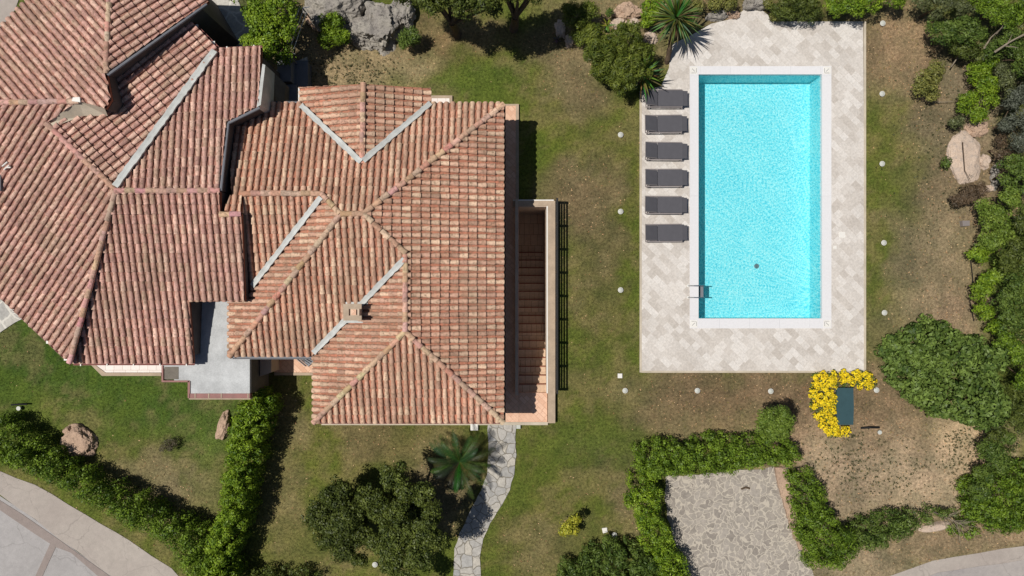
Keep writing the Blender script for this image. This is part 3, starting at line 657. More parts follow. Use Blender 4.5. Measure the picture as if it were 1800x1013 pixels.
for poly in ([(332,700.3),(440,700.3),(440,702.5),(332,702.5)], [(366,692),(368,692),(368,700),(366,700)], [(388,692),(390,692),(390,700),(388,700)], [(342,692),(344,692),(344,700),(342,700)], [(435,692),(437,692),(437,700),(435,700)]):
    pp.prism([tuple(P(x, y, AN+.05)[:2]) for x, y in poly], AN-.2, AN+.05)
pp.build('edge_trim', M['coping_stone'], ha)
flat('lead_patch', [(289,645),(314,645),(314,667),(289,667)], AN-.05, AN+.006, M['slate'], None, ha)
# small left terrace
tr = thing('front_terrace', 'narrow white tiled terrace with beige kerb under the left house eave', 'terrace', (P(225, 650).x, P(225, 650).y, 0))
flat('tile_floor', [(160,620),(310,620),(310,655),(186,655),(166,640)], 0, .18, M['pale_tile'], None, tr); 
flat('kerb', [(156,620),(160,620),(166,641),(185,655.5),(283,655.5),(283,661),(179,661),(156,638)], 0, .2, M['coping_stone'], None, tr)
# porch between annex and wing
po = thing('rear_porch', 'small paved porch in the shade between the white annex and the tiled wing', 'porch', (P(500,640).x, P(500,640).y, 0))
flat('tile_floor', [(482,600),(552,600),(552,655),(482,655)], 0, .15, M['terrace_tile'], None, po)
flat('kerb', [(482,655.3),(552,655.3),(552,660),(482,660)], 0, .17, M['coping_stone'], None, po)
flat('pier', [(457,600),(477,600),(477,655),(457,662)], 0, 1.1, M['plaster'], None, po)
# folded airer
ai = thing('folding_clothes_airer', 'folded grey clothes airer lying on the porch tiles', 'clothes airer', (P(535,635).x, P(535,635).y, .15))
for k in range(6):
    a = P(516+k*4, 627, .2+.03*k); b = P(537+k*3, 644-k*2.4, .2+.03*k); q = MB(); q.tube([a, b], .018, 6); q.build('rail', M['grey_box'], ai)
q = MB(); q.prism([tuple(P(x, y, .25)[:2]) for x, y in [(528,625),(551,625),(551,636),(541,645)]], .17, .22); q.build('mesh_panel', M['grey_box'], ai)
# lean-to & boxes in the shade behind the houses
lt = MB(); pts = [P(468,116,2.2), P(466,188,2.2), P(500,184,1.5), P(502,148,1.5)]
lt.prism([(p.x, p.y) for p in pts], 0, [p.z for p in pts]); tag(lt.build('lean_to', M['slate']), 'sloped grey lean-to roof in the shade between the two tiled roofs', 'shed')
def cabinet(x0, y0, x1, y1, z, label, cat='utility box', mat='grey_box', name='utility_box'):
    c = P((x0+x1)/2, (y0+y1)/2, 0); t_ = thing(name, label, cat, (c.x, c.y, 0)); a = P(x0, y1, z); b = P(x1, y0, z)
    q = MB(); q.box((a.x, a.y, 0), (b.x, b.y, z-.05)); q.build('body', M[mat], t_); q = MB(); q.box((a.x-.03, a.y-.03, z-.05), (b.x+.03, b.y+.03, z)); q.build('lid', M[mat], t_)
    q = MB(); q.box(((a.x+b.x)/2-.05, a.y-.02, z*.5), ((a.x+b.x)/2+.05, a.y, z*.5+.03)); q.build('handle', M['dark'], t_)
cabinet(489,98,510,142,1.2,'tall grey utility box in shade below the big green tree'); cabinet(504,150,520,180,1.0,'small grey utility box against the wall of the tiled wing'); cabinet(514,108,540,152,.6,'low wide grey cover box beside the dry lawn', 'cover box')
q = thing('water_tank', 'dark grey slanted box on the shaded patio beside the upper eave', 'tank', (P(362,46).x, P(362,46).y, 0))
t2 = MB(); pts = [P(345,45,1.2), P(361,28,1.2), P(388,62,1.2), P(374,72,1.2)]; t2.prism([(p.x, p.y) for p in pts], 0, 1.15); t2.build('body', M['grey_box'], q)
t2 = MB(); pts = [P(344,45,1.25), P(361,27,1.25), P(389,62,1.25), P(374,73,1.25)]; t2.prism([(p.x, p.y) for p in pts], 1.15, 1.2); t2.build('lid', M['grey_box'], q)
# clothes line
cl = thing('washing_line', 'three thin washing line wires slung past the big green tree', 'washing line', (P(515,60).x, P(515,60).y, 0))
for (a, b) in (((500,92),(527,12)), ((506,96),(533,18)), ((511,102),(538,22))):
    q = MB(); q.tube([P(*a, 1.6), P((a[0]+b[0])/2, (a[1]+b[1])/2, 1.52), P(*b, 1.6)], .012, 5); q.build('wire', M['white'], cl)
for (x, y) in ((508,98), (533,16)):
    q = MB(); p = P(x, y, 1.6); q.tube([(p.x, p.y, 0), (p.x, p.y, 1.65)], .03, 8); q.tube([(p.x-.25, p.y, 1.6), (p.x+.25, p.y+.08, 1.6)], .02, 6); q.build('post', M['grey_box'], cl)

# ------------------------------------------------------------------ terraces round the right house, stairwell
tag(flat('terrace', [(870,183),(912,183),(912,742),(870,742)], -.1, .10, M['terrace_tile']), kind='structure')
flat('terrace_corner', [(912.3,690.5),(962,690.5),(962,742),(912.3,742)], -.1, .102, M['terrace_tile'])
flat('terrace_edging', [(565,742.3),(963,742.3),(963,747.5),(565,747.5)], -.1, .13, M['concrete_lip'])
flat('north_step', [(758,168),(795,168),(795,190),(758,190)], -.1, .10, M['coping_stone']); flat('north_step_tile', [(759,173),(790,173),(790,190),(759,190)], .1, .106, M['pale_tile'])
q = MB()
for poly in ([(887,183),(912,183),(912,186),(887,186)], [(906.5,186.3),(912,186.3),(912,350),(906.5,350)]): q.prism([tuple(P(x, y, .11)[:2]) for x, y in poly], .05, .11)
tag(q.build('terrace_kerb', M['coping_stone']), kind='structure')
st = thing('stairwell', 'sunken tiled garden staircase running down beside the house wall', 'staircase', (P(936,530).x, P(936,530).y, 0))
x0, x1 = P(912, 0).x, P(960.2, 0).x; ytop, ybot = P(0, 365).y, P(0, 690).y
nst = 17; dep = 2.65; q = MB(); tread = .352; lip = MB()
for i in range(nst):
    y0_ = ybot+i*tread; z = .10-(i+1)*dep/nst if i else .10-.155
    q.box((x0, y0_, -dep-.3), (x1, y0_+tread, z)); lip.box((x0+.005, y0_-.035+tread, z), (x1-.005, y0_+tread+.012, z+.006))
q.box((x0, ybot+nst*tread, -dep-.3), (x1, ytop, -dep+.10-.155))
stp = q.build('steps', M['step_tile'], st); lip.build('nosing', M['mortar'], stp)
q = MB(); q.box((x0-.25, ybot, -dep-.3), (x0-.003, ytop+.2, .09)); q.build('inner_wall', M['plaster'], st)
q = MB(); q.box((x1+.003, ybot-.002, -dep-.3), (x1+.30, ytop+.28, .20)); q.box((x0-.25, ytop+.003, -dep-.3), (x1+.002, ytop+.28, .20)); q.build('outer_wall', M['plaster'], st)
q = MB(); q.box((x1+.06, P(0,742).y, .2), (x1+.36, ytop+.25, .25)); q.box((x0-.25, ytop+.03, .2), (x1+.06, ytop+.25, .252)); q.box((x1+.06, P(0,742).y, 0), (x1+.35, ybot-.01, .2)); q.build('wall_coping', M['coping_stone'], st)
q = MB(); q.box((x1-.0, ybot, .18), (x1+.055, ytop+.03, .235)); q.box((x0-.25, ytop+.25, .2), (x1+.3, ytop+.3, .24)); q.build('coping_trim', M['white'], st)
# slim handrail on the house side
hr = MB(); xx = P(908.5, 0).x
hr.box((xx-.07, ybot-.05, .1), (xx+.05, P(0,352).y, .45)); tag(hr.build('stair_parapet', M['plaster']), 'low parapet in shadow between the house terrace and the sunken stairs', 'parapet')
rl = thing('metal_railing', 'black metal railing standing along the outer wall of the sunken stairs', 'railing', (x1+.36, P(0,520).y, 0))
rx = x1+.40; yb, yt = P(0, 684).y, P(0, 356).y
q = MB(); 
n = 8
for i in range(n+1):
    y = yb+(yt-yb)*i/n; q = MB(); q.box((rx-.03, y-.055, 0), (rx+.03, y+.055, 1.02)); q.build('post', M['dark'], rl)
for z, hh in ((.96, .04), (.72, .035), (.5, .035), (.3, .05), (.14, .06)):
    q = MB(); q.box((rx-.03, yb-.05, z-hh/2), (rx+.03, yt+.05, z+hh/2)); q.build('rail', M['dark'], rl)

# ------------------------------------------------------------------ sun loungers
def lounger(px, py):
    c = P(px, py, .05); root = thing('sun_lounger', '', 'sun lounger', (c.x, c.y, .05), 'grey sun loungers in a row beside the pool')
    Lg, Wd = .90, .325; zf = .33
    def B(name, boxes, mat):
        q = MB()
        for a, b in boxes: q.box((c.x+a[0], c.y+a[1], .05+a[2]), (c.x+b[0], c.y+b[1], .05+b[2]))
        return q.build(name, M[mat], root)
    B('frame', [((-.82,-Wd-.05,zf-.05),(.68,-Wd-.012,zf-.01)), ((-.82,Wd+.012,zf-.05),(.68,Wd+.05,zf-.01)), ((-.84,-Wd-.05,zf-.05),(-.80,Wd+.05,zf-.01)), ((.64,-Wd-.012,zf-.06),(.68,Wd+.012,zf-.02))], 'alu')
    for sx in (-.72, .66):
        for sy in (-1, 1): B('leg', [((sx-.02, sy*(Wd+.03)-.018, 0), (sx+.02, sy*(Wd+.03)+.018, zf-.05))], 'alu')
    # seat: sling with slightly curved cross profile
    def sling(name, x0, x1, z0, z1, w, nseg=8):
        q = MB(); vs = []; 
        for i in range(nseg+1):
            t = i/nseg; x = x0+(x1-x0)*t; z = z0+(z1-z0)*t
            for k in range(7):
                y = -w+2*w*k/6; vs.append((c.x+x, c.y+y, .05+z-.018*(1-(y/w)**2)))
        m_ = len(vs); vs += [(a, b, d-.02) for a, b, d in vs]; fs = []
        for i in range(nseg):
            for k in range(6):
                a = i*7+k; fs += [(a, a+7, a+8, a+1), (m_+a, m_+a+1, m_+a+8, m_+a+7)]
        for i in range(nseg): fs += [(i*7, m_+i*7, m_+i*7+7, i*7+7), (i*7+6, i*7+13, m_+i*7+13, m_+i*7+6)]
        for k in range(6): fs += [(k, k+1, m_+k+1, m_+k), (nseg*7+k, m_+nseg*7+k, m_+nseg*7+k+1, nseg*7+k+1)]
        q.add(vs, fs); return q.build(name, M['sling'], root)
    sling('seat', -.33, .70, zf+.02, zf+.01, Wd); sling('foot_end', .705, Lg, zf+.005, zf-.03, Wd-.02, 3); sling('backrest', -.88, -.35, zf+.25, zf+.02, Wd-.03, 5)
    q = MB()
    for sy in (-1, 1): q.tube([(c.x-.87, c.y+sy*(Wd-.02), .05+zf+.235), (c.x-.36, c.y+sy*(Wd-.02), .05+zf)], .016, 6)
    q.tube([(c.x-.88, c.y-Wd+.02, .05+zf+.24), (c.x-.88, c.y+Wd-.02, .05+zf+.24)], .016, 6); q.build('backrest_frame', M['alu'], root)
    q = MB(); q.tube([(c.x-.78, c.y-Wd-.02, .05+zf-.03), (c.x-.66, c.y-Wd+.04, .05+zf+.13)], .012, 6); q.tube([(c.x-.78, c.y+Wd+.02, .05+zf-.03), (c.x-.66, c.y+Wd-.04, .05+zf+.13)], .012, 6); q.build('prop', M['alu'], root)
    return root
def copy_tree(o, parent=None):
    c = o.copy(); C.objects.link(c); c.parent = parent
    for ch_ in list(o.children): copy_tree(ch_, c)
    return c
LP = [(1169.5,174.5),(1168.5,219),(1169,266.5),(1169,313.5),(1168.5,361),(1169,410)]
LL = ['topmost grey sun lounger, its head in the shade of the dark pine shrub', 'second grey sun lounger from the top of the poolside row', 'third grey sun lounger from the top of the poolside row', 'fourth grey sun lounger from the top, second above the lowest two', 'fifth grey sun lounger from the top, next to the lowest one', 'lowest grey sun lounger of the poolside row, open paving below it']
LL[3] = 'fourth grey sun lounger from the top of the poolside row'
l0 = lounger(*LP[0])
for i, (x, y) in enumerate(LP):
    o = l0 if i == 0 else copy_tree(l0); p = P(x, y, .25); o.location = (p.x, p.y, .05); o.rotation_euler = (0, 0, (0, .012, -.01, .006, -.008, .01)[i]); o['label'] = LL[i]

# ------------------------------------------------------------------ garden lamps and small ground fittings
def lamp():
    root = thing('garden_light', '', 'garden light', (0, 0, 0), 'round white ground lights in the lawn')
    q = MB(); q.tube([(0, 0, -.05), (0, 0, .06)], [.085, .085], 20); q.build('housing', M['grey_box'], root)
    q = MB(); pts = [(0, 0, .06+z) for z in (0, .02, .045, .06)]; q.tube(pts, [.10, .102, .08, .03], 20); q.build('lens', M['lamp_glass'], root)
    q = MB()
    q.tube([(.102*math.cos(j*math.pi/8), .102*math.sin(j*math.pi/8), .075) for j in range(17)], .012, 6, cap=False)
    q.build('rim', M['white'], root)
    return root
LM = [(1091,237,'lawn beside the second lounger'),(1091,372,'lawn beside the fifth lounger'),(1091,510,'lawn left of the pool ladder'),(1099,687,'lawn just off the lower left deck corner'),(1226,687,'brown lawn below the left half of the pool'),(1355,688,'brown lawn above the round bush'),(1541,686,'end of the yellow flower hedge'),
      (1552,41,'dry grass by the upper right deck corner'),(1551,165,'lawn right of the pool, second from the top'),(1551,288,'lawn right of the pool, third from the top'),(1554,427,'lawn right of the pool, fourth from the top'),(1555,550,'lawn right of the pool above the big shrub'),(659,993,'grass between the two dark trees at the bottom'),(1080,941,'grass next to a pale stone near the hedge')]
lm0 = lamp()
for i, (x, y, w) in enumerate(LM):
    o = lm0 if i == 0 else copy_tree(lm0); p = P(x, y, .08); o.location = (p.x, p.y, 0); o.rotation_euler = (0, 0, i*1.3); o['label'] = 'round white ground light in the '+w if w.startswith(('lawn','grass','brown','dry')) else 'round white ground light at the '+w
def slab_item(name, poly, z, mat, label, cat):
    q = MB(); q.prism([tuple(P(x, y, z)[:2]) for x, y in poly], -.02, z-.012)
    c = (sum(p[0] for p in poly)/len(poly), sum(p[1] for p in poly)/len(poly))
    sm = [(c[0]+(x-c[0])*.86, c[1]+(y-c[1])*.86) for x, y in poly]; q.prism([tuple(P(x, y, z)[:2]) for x, y in sm], z-.013, z)
    return tag(q.build(name, M[mat]), label, cat)
slab_item('inspection_cover', [(827,745.5),(840,746),(840,757),(827,757)], .15, 'white', 'white square cover at the house edge left of the stone path', 'cover')
slab_item('inspection_cover', [(907.5,746.5),(915,746.5),(915,754),(907.5,754)], .12, 'lamp_glass', 'small pale cover beside the top right of the stone path', 'cover')
slab_item('inspection_cover', [(1086,657),(1094,657),(1094,665),(1086,665)], .06, 'white', 'square white cover in the lawn near the lower left deck corner', 'cover')
slab_item('skimmer_lid', [(1475,408),(1486,408),(1486,418),(1475,418)], .07, 'white', 'larger white square lid in the paving right of the pool', 'lid')
slab_item('skimmer_lid', [(1465,432),(1471,432),(1471,438),(1465,438)], .07, 'white', 'tiny white square lid beside the pool coping', 'lid')
slab_item('white_tile', [(1058,929),(1067,928),(1068,936),(1060,938)], .05, 'white', 'loose white tile on the grass near the yellow shrub', 'tile')
slab_item('spotlight_box', [(1692,388),(1705,388),(1705,397),(1693,398)], .2, 'alu', 'small grey spotlight box on the bare soil at right', 'spotlight')
def spot(x0, x1, y, wx, wy, label):
    c = P(wx, wy); r = thing('spike_light', label, 'spotlight', (c.x, c.y, 0), 'black stake spotlights')
    q = MB(); q.tube([P(x0, y+1, .12), P((x0+x1)/2, y, .22), P(x1, y, .16)], .035, 8); q.build('arm', M['dark'], r)
    q = MB(); q.tube([(c.x, c.y, 0), (c.x, c.y, .16)], [.04, .09], 12); q.build('head', M['lamp_glass'], r)
spot(1513, 1546, 752, 1543, 759, 'black stake spotlight by the yellow flower hedge'); spot(20, 48, 711, 37, 717, 'black stake spotlight on the grass near the lower left hedge')
# teal cover between the flowers
tc = thing('teal_cover', 'dark teal rectangular cover enclosed by the yellow flower hedge', 'cover', (P(1486,715).x, P(1486,715).y, 0))
pts = [(1471,682),(1500,682),(1501,716),(1500,747),(1471,747)]
flat('cover_sheet', pts, .25, .32, M['cover'], None, tc); flat('box', [(1473,684),(1498,684),(1498,745),(1473,745)], 0, .25, M['grey_box'], None, tc)

# ------------------------------------------------------------------ rocks
def rock(px, py, rx, ry, h, mat, label, seed, rot=0, name='boulder', rough=.32, grp=None, z=None):
    bm = bmesh.new(); bmesh.ops.create_icosphere(bm, subdivisions=5, radius=1)
    c = P(px, py, h*.6); sx, sy = rx/42.1, ry/42.1
    R = Matrix.Rotation(rot, 3, 'Z')
    for v in bm.verts:
        d = v.co.normalized(); n1 = noise.noise(d*1.3+Vector((seed*3.1, 0, 0))); n2 = noise.noise(d*3.2+Vector((0, seed*1.7, 0))); n3 = abs(noise.noise(d*6+Vector((seed, seed, 0))))
        n4 = noise.noise(d*14+Vector((seed, 0, 3)))
        # facet-like flattening
        k = 1+rough*n1*1.1+rough*.5*n2-rough*.5*n3+rough*.15*n4; q = d*k; q.z = min(q.z, .8+.08*n2)
        v.co = R@Vector((q.x*sx, q.y*sy, q.z*h))+Vector((c.x, c.y, 0))
    vs = [v.co[:] for v in bm.verts]; bm.verts.index_update(); fs = [tuple(v.index for v in f.verts) for f in bm.faces]; bm.free()
    vs = np.array(vs); vs[:, 2] = np.maximum(vs[:, 2], -.1)
    return tag(MO(name, vs, fs, M[mat], smooth=False), label, 'rock', grp)
rock(134,778,33,29,.5,'rock','pinkish boulder on the lawn against the lower left hedge',11,-.5,rough=.2); rock(119,758,9,8,.4,'rock','small pale stone perched on the upper left of the lawn boulder',2)
rock(390,750,11,27,.35,'rock','narrow pale rock tucked against the tall straight hedge',14,-.25,rough=.2)
rock(665,40,48,44,1.0,'grey_rock','large cracked grey outcrop above the dry lawn',4,.3,'rock_outcrop',rough=.42); rock(585,6,55,40,1.1,'grey_rock','smooth grey outcrop at the top edge left of the gap',5,.2,'rock_outcrop'); rock(628,62,40,16,.5,'grey_rock','low brown grey ledge below the grey outcrop',6,-.5)
rock(706,20,22,30,.8,'grey_rock','grey rock shoulder right of the large outcrop',7); rock(560,40,26,14,.3,'rock','low pinkish slab left of the young bush',8,-.6)
rock(1106,18,24,16,.5,'rock','rounded pink boulder at the top beside the glossy shrub',9); rock(1112,38,12,8,.3,'flat_rock','oval sandy stone below the rounded pink boulder',10); rock(1088,38,14,9,.3,'flat_rock','pale flat stone left of the oval sandy stone',11,.4); rock(1145,66,12,12,.3,'flat_rock','tan stone at the foot of the spiky palm',12); rock(1092,24,8,9,.35,'rock','small brown stone at the left of the pink boulder',13)
rock(1330,3,22,12,.6,'grey_rock','grey rock behind the pointed top of the pool deck',14); rock(1262,26,20,9,.3,'grey_rock','flat mottled stone along the upper deck edge',15,.1); rock(1290,24,12,9,.3,'rock','pinkish stone beside the pointed top of the deck',16)
rock(985,50,10,16,.2,'flat_rock','bleached stone left of the conifer',17,.3); rock(1000,72,8,12,.2,'flat_rock','second bleached stone lower left of the conifer',18)
rock(1700,277,30,46,.35,'flat_rock','broad flat pale slab rock on the right slope',19,.12,rough=.16); rock(1733,285,9,13,.3,'flat_rock','tall thin stone right of the broad slab rock',20); rock(1741,332,7,6,.3,'flat_rock','little round stone under the right slope shrubs',21); rock(1752,312,7,22,.3,'grey_rock','whitish stone strip between the slope shrubs',22)
rock(1720,225,20,16,.3,'rock','rough tan stone at the top of the broad slab rock',23); rock(1730,165,14,22,.3,'rock','rough tan stone among the roots on the right slope',24,.3)
rock(1645,928,30,8,.25,'flat_rock','pale stone slab beneath the cut branches near the access road',25,.2,rough=.12)
# court side wall
cw = MB(); 
for i, (x, y) in enumerate([(1362,822),(1366,840),(1371,858),(1375,876),(1380,894),(1386,912),(1392,930),(1400,948),(1410,964),(1420,980)]):
    x2, y2 = x+20-i*.4, y; p = [P(x, y, .15), P(x2, y2, .15), P(x2+4, y2+20, .15), P(x+4, y+19, .15)]
    cw.prism([(q.x+random.uniform(-.03, .03), q.y) for q in p], 0, .13+random.uniform(0, .05))
tag(cw.build('stone_kerb', M['rock']), 'rough pink stone kerb along the right side of the parking court', 'kerb')

# ------------------------------------------------------------------ foliage
def leaf_mesh(name, pos, nrm, ax, ln, wd, colr, mat, parent=None, label=None):
    n = len(pos); bt = np.cross(nrm, ax); bt /= np.linalg.norm(bt, axis=1)[:, None]+1e-9; ax = np.cross(bt, nrm)
    ln = ln[:, None]; wd = wd[:, None]
    v = np.empty((n, 4, 3)); v[:, 0] = pos-ax*ln/2; v[:, 1] = pos+bt*wd/2-ax*ln*.05+nrm*wd*.15; v[:, 2] = pos+ax*ln/2-nrm*ln*.12; v[:, 3] = pos-bt*wd/2-ax*ln*.05+nrm*wd*.15
    off = np.array(wloc(parent)) if parent is not None else np.array([pos[:, 0].mean(), pos[:, 1].mean(), 0.0])
    me = bpy.data.meshes.new(name); me.vertices.add(4*n); me.vertices.foreach_set('co', (v.reshape(-1, 3)-off).ravel())
    me.loops.add(4*n); me.loops.foreach_set('vertex_index', np.arange(4*n, dtype=np.int32)); me.polygons.add(n)
    me.polygons.foreach_set('loop_start', np.arange(0, 4*n, 4, dtype=np.int32)); me.update(calc_edges=True)
    at = me.color_attributes.new('Col', 'FLOAT_COLOR', 'POINT'); a = np.ones((n, 4, 4)); a[:, :, :3] = colr[:, None, :]; at.data.foreach_set('color', a.ravel())
    me.materials.append(mat); me.validate(); o = new_obj(name, me, parent)
    if parent is None: o.location = off
    return o
NLEAF = [0]
def unit(v): return v/(np.linalg.norm(v, axis=-1)[..., None]+1e-9)
def crown(name, clumps, dens, size, asp, ca, cb, parent=None, mat='leaf', up=.1, rng=RNG, ctint=.5):
    """clumps: array n x 4 (x, y, z, r)"""
    cl = np.array(clumps, float); cnt = np.maximum(6, (dens*4*math.pi*cl[:, 3]**2*.62).astype(int)); idx = np.repeat(np.arange(len(cl)), cnt); n = len(idx)
    NLEAF[0] += n
    d = unit(rng.normal(size=(n, 3))); d[:, 2] = np.where(d[:, 2] < -.25, -d[:, 2], d[:, 2])
    rad = cl[idx, 3]*rng.uniform(.62, 1.08, n); pos = cl[idx, :3]+d*rad[:, None]; keep = pos[:, 2] > .02
    pos, d, idx = pos[keep], d[keep], idx[keep]; n = len(pos)
    nr = unit(d*1.3+rng.normal(size=(n, 3))*.42+np.array([0, 0, up])); ax = unit(rng.normal(size=(n, 3)))
    ln = size*rng.uniform(.6, 1.35, n); wd = ln*asp*rng.uniform(.8, 1.2, n)
    ct = rng.uniform(0, 1, len(cl))[idx]; t = np.clip(rng.uniform(0, 1, n)*(1-ctint)+ct*ctint, 0, 1)[:, None]; br = (1+rng.normal(size=n)*.12)[:, None]
    col = np.clip((np.array(ca)*(1-t)+np.array(cb)*t)*br, .004, 1)
    return leaf_mesh(name, pos, nr, ax, ln, wd, col, M[mat], parent)
def area_clumps(polypx, h, sp=.26, r=.24, hv=.25, taper=.35, base=True, zref=None):
    """clumps filling a hedge whose top outline is polypx at height ~h"""
    zr_ = h*.85 if zref is None else zref
    w = [P(x, y, zr_) for x, y in polypx]; xs = [p.x for p in w]; ys = [p.y for p in w]; out = []
    poly = [(p.x, p.y) for p in w]
    def ed(x, y):
        m = 9
        for i in range(len(poly)):
            ax_, ay_ = poly[i]; bx_, by_ = poly[(i+1) % len(poly)]; l2 = (bx_-ax_)**2+(by_-ay_)**2+1e-9; t = max(0, min(1, ((x-ax_)*(bx_-ax_)+(y-ay_)*(by_-ay_))/l2)); m = min(m, math.hypot(x-ax_-t*(bx_-ax_), y-ay_-t*(by_-ay_)))
        return m
    x = min(xs)
    while x < max(xs):
        y = min(ys)
        while y < max(ys):
            qx = x+random.uniform(-sp, sp)*.5; qy = y+random.uniform(-sp, sp)*.5
            if inpoly(qx, qy, poly):
                e = ed(qx, qy); nz = noise.noise(Vector((qx*.8, qy*.8, h)))
                top = h*(1-taper*max(0, 1-e/.35))+nz*hv+random.uniform(-.08, .06)-r
                rr = r*random.uniform(.75, 1.25)
                if random.random() < .93: out.append((qx, qy, max(.12, top), rr))
                if base and e < .45:
                    z = top-.32
                    while z > .1: out.append((qx, qy, z, rr)); z -= .34
                elif base and top > .5: out.append((qx, qy, top-.3, rr*1.1))
            y += sp
        x += sp
    return out
def blob_clumps(blobs, r=.22, dens=1.0):
    """blobs: (px, py, rpx, zcentre, flatten)"""
    out = []
    for bl in blobs:
        px, py, rp, zc = bl[:4]; fl = bl[4] if len(bl) > 4 else .7; R_ = rp*(H-zc)/F; c = P(px, py, zc); n = int(max(5, (R_/r)**2*3.6*dens))
        for _ in range(n):
            d = Vector((random.gauss(0, 1), random.gauss(0, 1), random.gauss(0, 1))).normalized()
            if d.z < -.45: d.z = -d.z
            k = random.uniform(.3, 1)**.5*(1+.4*noise.noise(d*2+Vector((px*.1, py*.1, 0)))); k *= max(0, R_-r*.6)/R_
            out.append((c.x+d.x*R_*k, c.y+d.y*R_*k, max(.1, c.z+d.z*R_*k*fl), r*random.uniform(.7, 1.25)))
    return out
def trunk_parts(root, base, tips, r0=.12, mat='bark'):
    base = Vector(base); q = MB(); fork = base+Vector((random.uniform(-.1, .1), random.uniform(-.1, .1), max(.25, .4*min(t.z for t in tips))))
    q.tube([base-Vector((0, 0, .1)), base+(fork-base)*.5+Vector((.03, .02, 0)), fork], [r0*1.3, r0, r0*.85], 8); tk = q.build('trunk', M[mat], root, True)
    for t in tips:
        q = MB(); mid = fork.lerp(t, .5)+Vector((random.uniform(-.15, .15), random.uniform(-.15, .15), .08)); q.tube([fork-Vector((0, 0, .03)), mid, t], [r0*.6, r0*.38, r0*.12], 6); q.build('limb', M[mat], tk, True)
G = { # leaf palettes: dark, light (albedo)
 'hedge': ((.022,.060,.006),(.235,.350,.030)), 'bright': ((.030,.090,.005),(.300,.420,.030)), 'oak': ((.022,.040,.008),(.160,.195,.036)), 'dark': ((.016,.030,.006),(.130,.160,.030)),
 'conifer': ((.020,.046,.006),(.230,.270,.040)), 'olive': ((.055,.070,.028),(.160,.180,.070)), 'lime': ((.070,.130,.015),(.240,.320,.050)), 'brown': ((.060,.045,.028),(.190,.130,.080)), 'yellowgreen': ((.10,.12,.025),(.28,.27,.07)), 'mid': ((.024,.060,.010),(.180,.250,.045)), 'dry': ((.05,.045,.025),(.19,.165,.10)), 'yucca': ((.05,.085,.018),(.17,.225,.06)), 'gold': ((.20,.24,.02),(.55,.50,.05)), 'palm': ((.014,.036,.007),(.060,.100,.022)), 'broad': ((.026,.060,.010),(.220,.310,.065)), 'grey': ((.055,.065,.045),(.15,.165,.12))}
def hedge(name, label, polypx, h, pal, size=.085, asp=.5, dens=210, cat='hedge', sp=.26, r=.23, hv=.25, taper=.35, grp=None, extra=None, stems=6):
    cl = area_clumps(polypx, h, sp*1.05, r*.88, hv*1.2, taper)
    if extra: cl += extra
    c = np.mean(np.array(cl)[:, :2], axis=0); root = thing(name, label, cat, (c[0], c[1], 0), grp)
    crown('foliage', cl, dens, size, asp, *G[pal], parent=root)
    for _ in range(stems):
        q = MB(); a = random.choice(cl); q.tube([(a[0], a[1], -.05), (a[0]+.05, a[1]+.04, h*.35), (a[0]-.03, a[1]+.08, h*.7)], [.035, .028, .012], 6)
        q.build('stem', M['bark'], root, True)
    return root
def shrub(name, label, blobs, pal, size=.08, asp=.5, dens=220, cat='shrub', r=.2, bd=1., grp=None, trunk=True, r0=.05, mat='leaf', stemmat='bark'):
    cl = blob_clumps(blobs, r, bd); bx = np.mean([P(b[0], b[1], b[3])[:2] for b in blobs], axis=0)
    root = thing(name, label, cat, (bx[0], bx[1], 0), grp); crown('crown' if cat == 'tree' else 'foliage', cl, dens, size, asp, *G[pal], parent=root, mat=mat)
    if trunk: trunk_parts(root, (bx[0], bx[1], 0), [P(b[0], b[1], b[3]) for b in blobs[:6]], r0, stemmat)
    return root

# hedges
hedge('hedge', 'long diagonal hedge between the lower left road and the lawn', [(-40,722),(0,744),(60,786),(115,824),(200,862),(300,914),(360,946),(385,1000),(370,1050),(330,1040),(318,1001),(298,971),(210,923),(100,864),(0,820),(-40,795)], 1.8, 'hedge', hv=.2)
hedge('hedge', 'tall straight glossy hedge running down from the white annex to the bottom edge', [(420,700),(448,690),(474,694),(480,712),(466,750),(452,800),(442,860),(430,910),(408,985),(402,1040),(335,1040),(350,985),(370,930),(383,870),(391,810),(400,750)], 2.0, 'bright', size=.10, hv=.14)
hedge('hedge', 'thick clipped hedge along the top of the stone parking court', [(1118,792),(1150,778),(1200,776),(1260,770),(1310,764),(1340,766),(1385,770),(1408,785),(1420,808),(1400,822),(1370,826),(1330,828),(1270,838),(1190,840),(1150,846),(1116,830)], 1.35, 'hedge', hv=.15)
hedge('hedge', 'narrow curving hedge down the left side of the stone parking court', [(1112,838),(1160,842),(1166,880),(1172,920),(1192,960),(1212,1000),(1225,1050),(1170,1050),(1150,990),(1130,950),(1112,905),(1104,870)], 1.5, 'bright', size=.085, hv=.2)
hedge('bush_mass', 'low spreading dark green bush at the bottom edge left of the parking court', [(985,1000),(1020,975),(1070,955),(1120,960),(1165,985),(1190,1040),(1180,1080),(980,1080)], 1.2, 'mid', size=.12, asp=.3, hv=.3, cat='bush')
hedge('hedge', 'broad hedge down the right side of the stone parking court', [(1392,838),(1430,835),(1450,862),(1458,895),(1476,915),(1500,930),(1512,965),(1495,1000),(1430,1008),(1416,965),(1404,915),(1390,870)], 1.4, 'hedge', size=.10, asp=.35, hv=.25)
hedge('hedge', 'leafy hedge row between the sandy plot and the access road verge', [(1500,920),(1560,905),(1620,900),(1680,895),(1700,905),(1660,915),(1625,925),(1600,945),(1560,960),(1520,975),(1500,960)], .9, 'mid', size=.11, asp=.3, hv=.35)
hedge('hedge', 'dense bright hedge in the lower right corner above the access road', [(1705,850),(1740,835),(1800,815),(1860,800),(1860,930),(1800,935),(1760,942),(1730,925),(1710,905)], 1.2, 'hedge', size=.12, asp=.3, hv=.3)
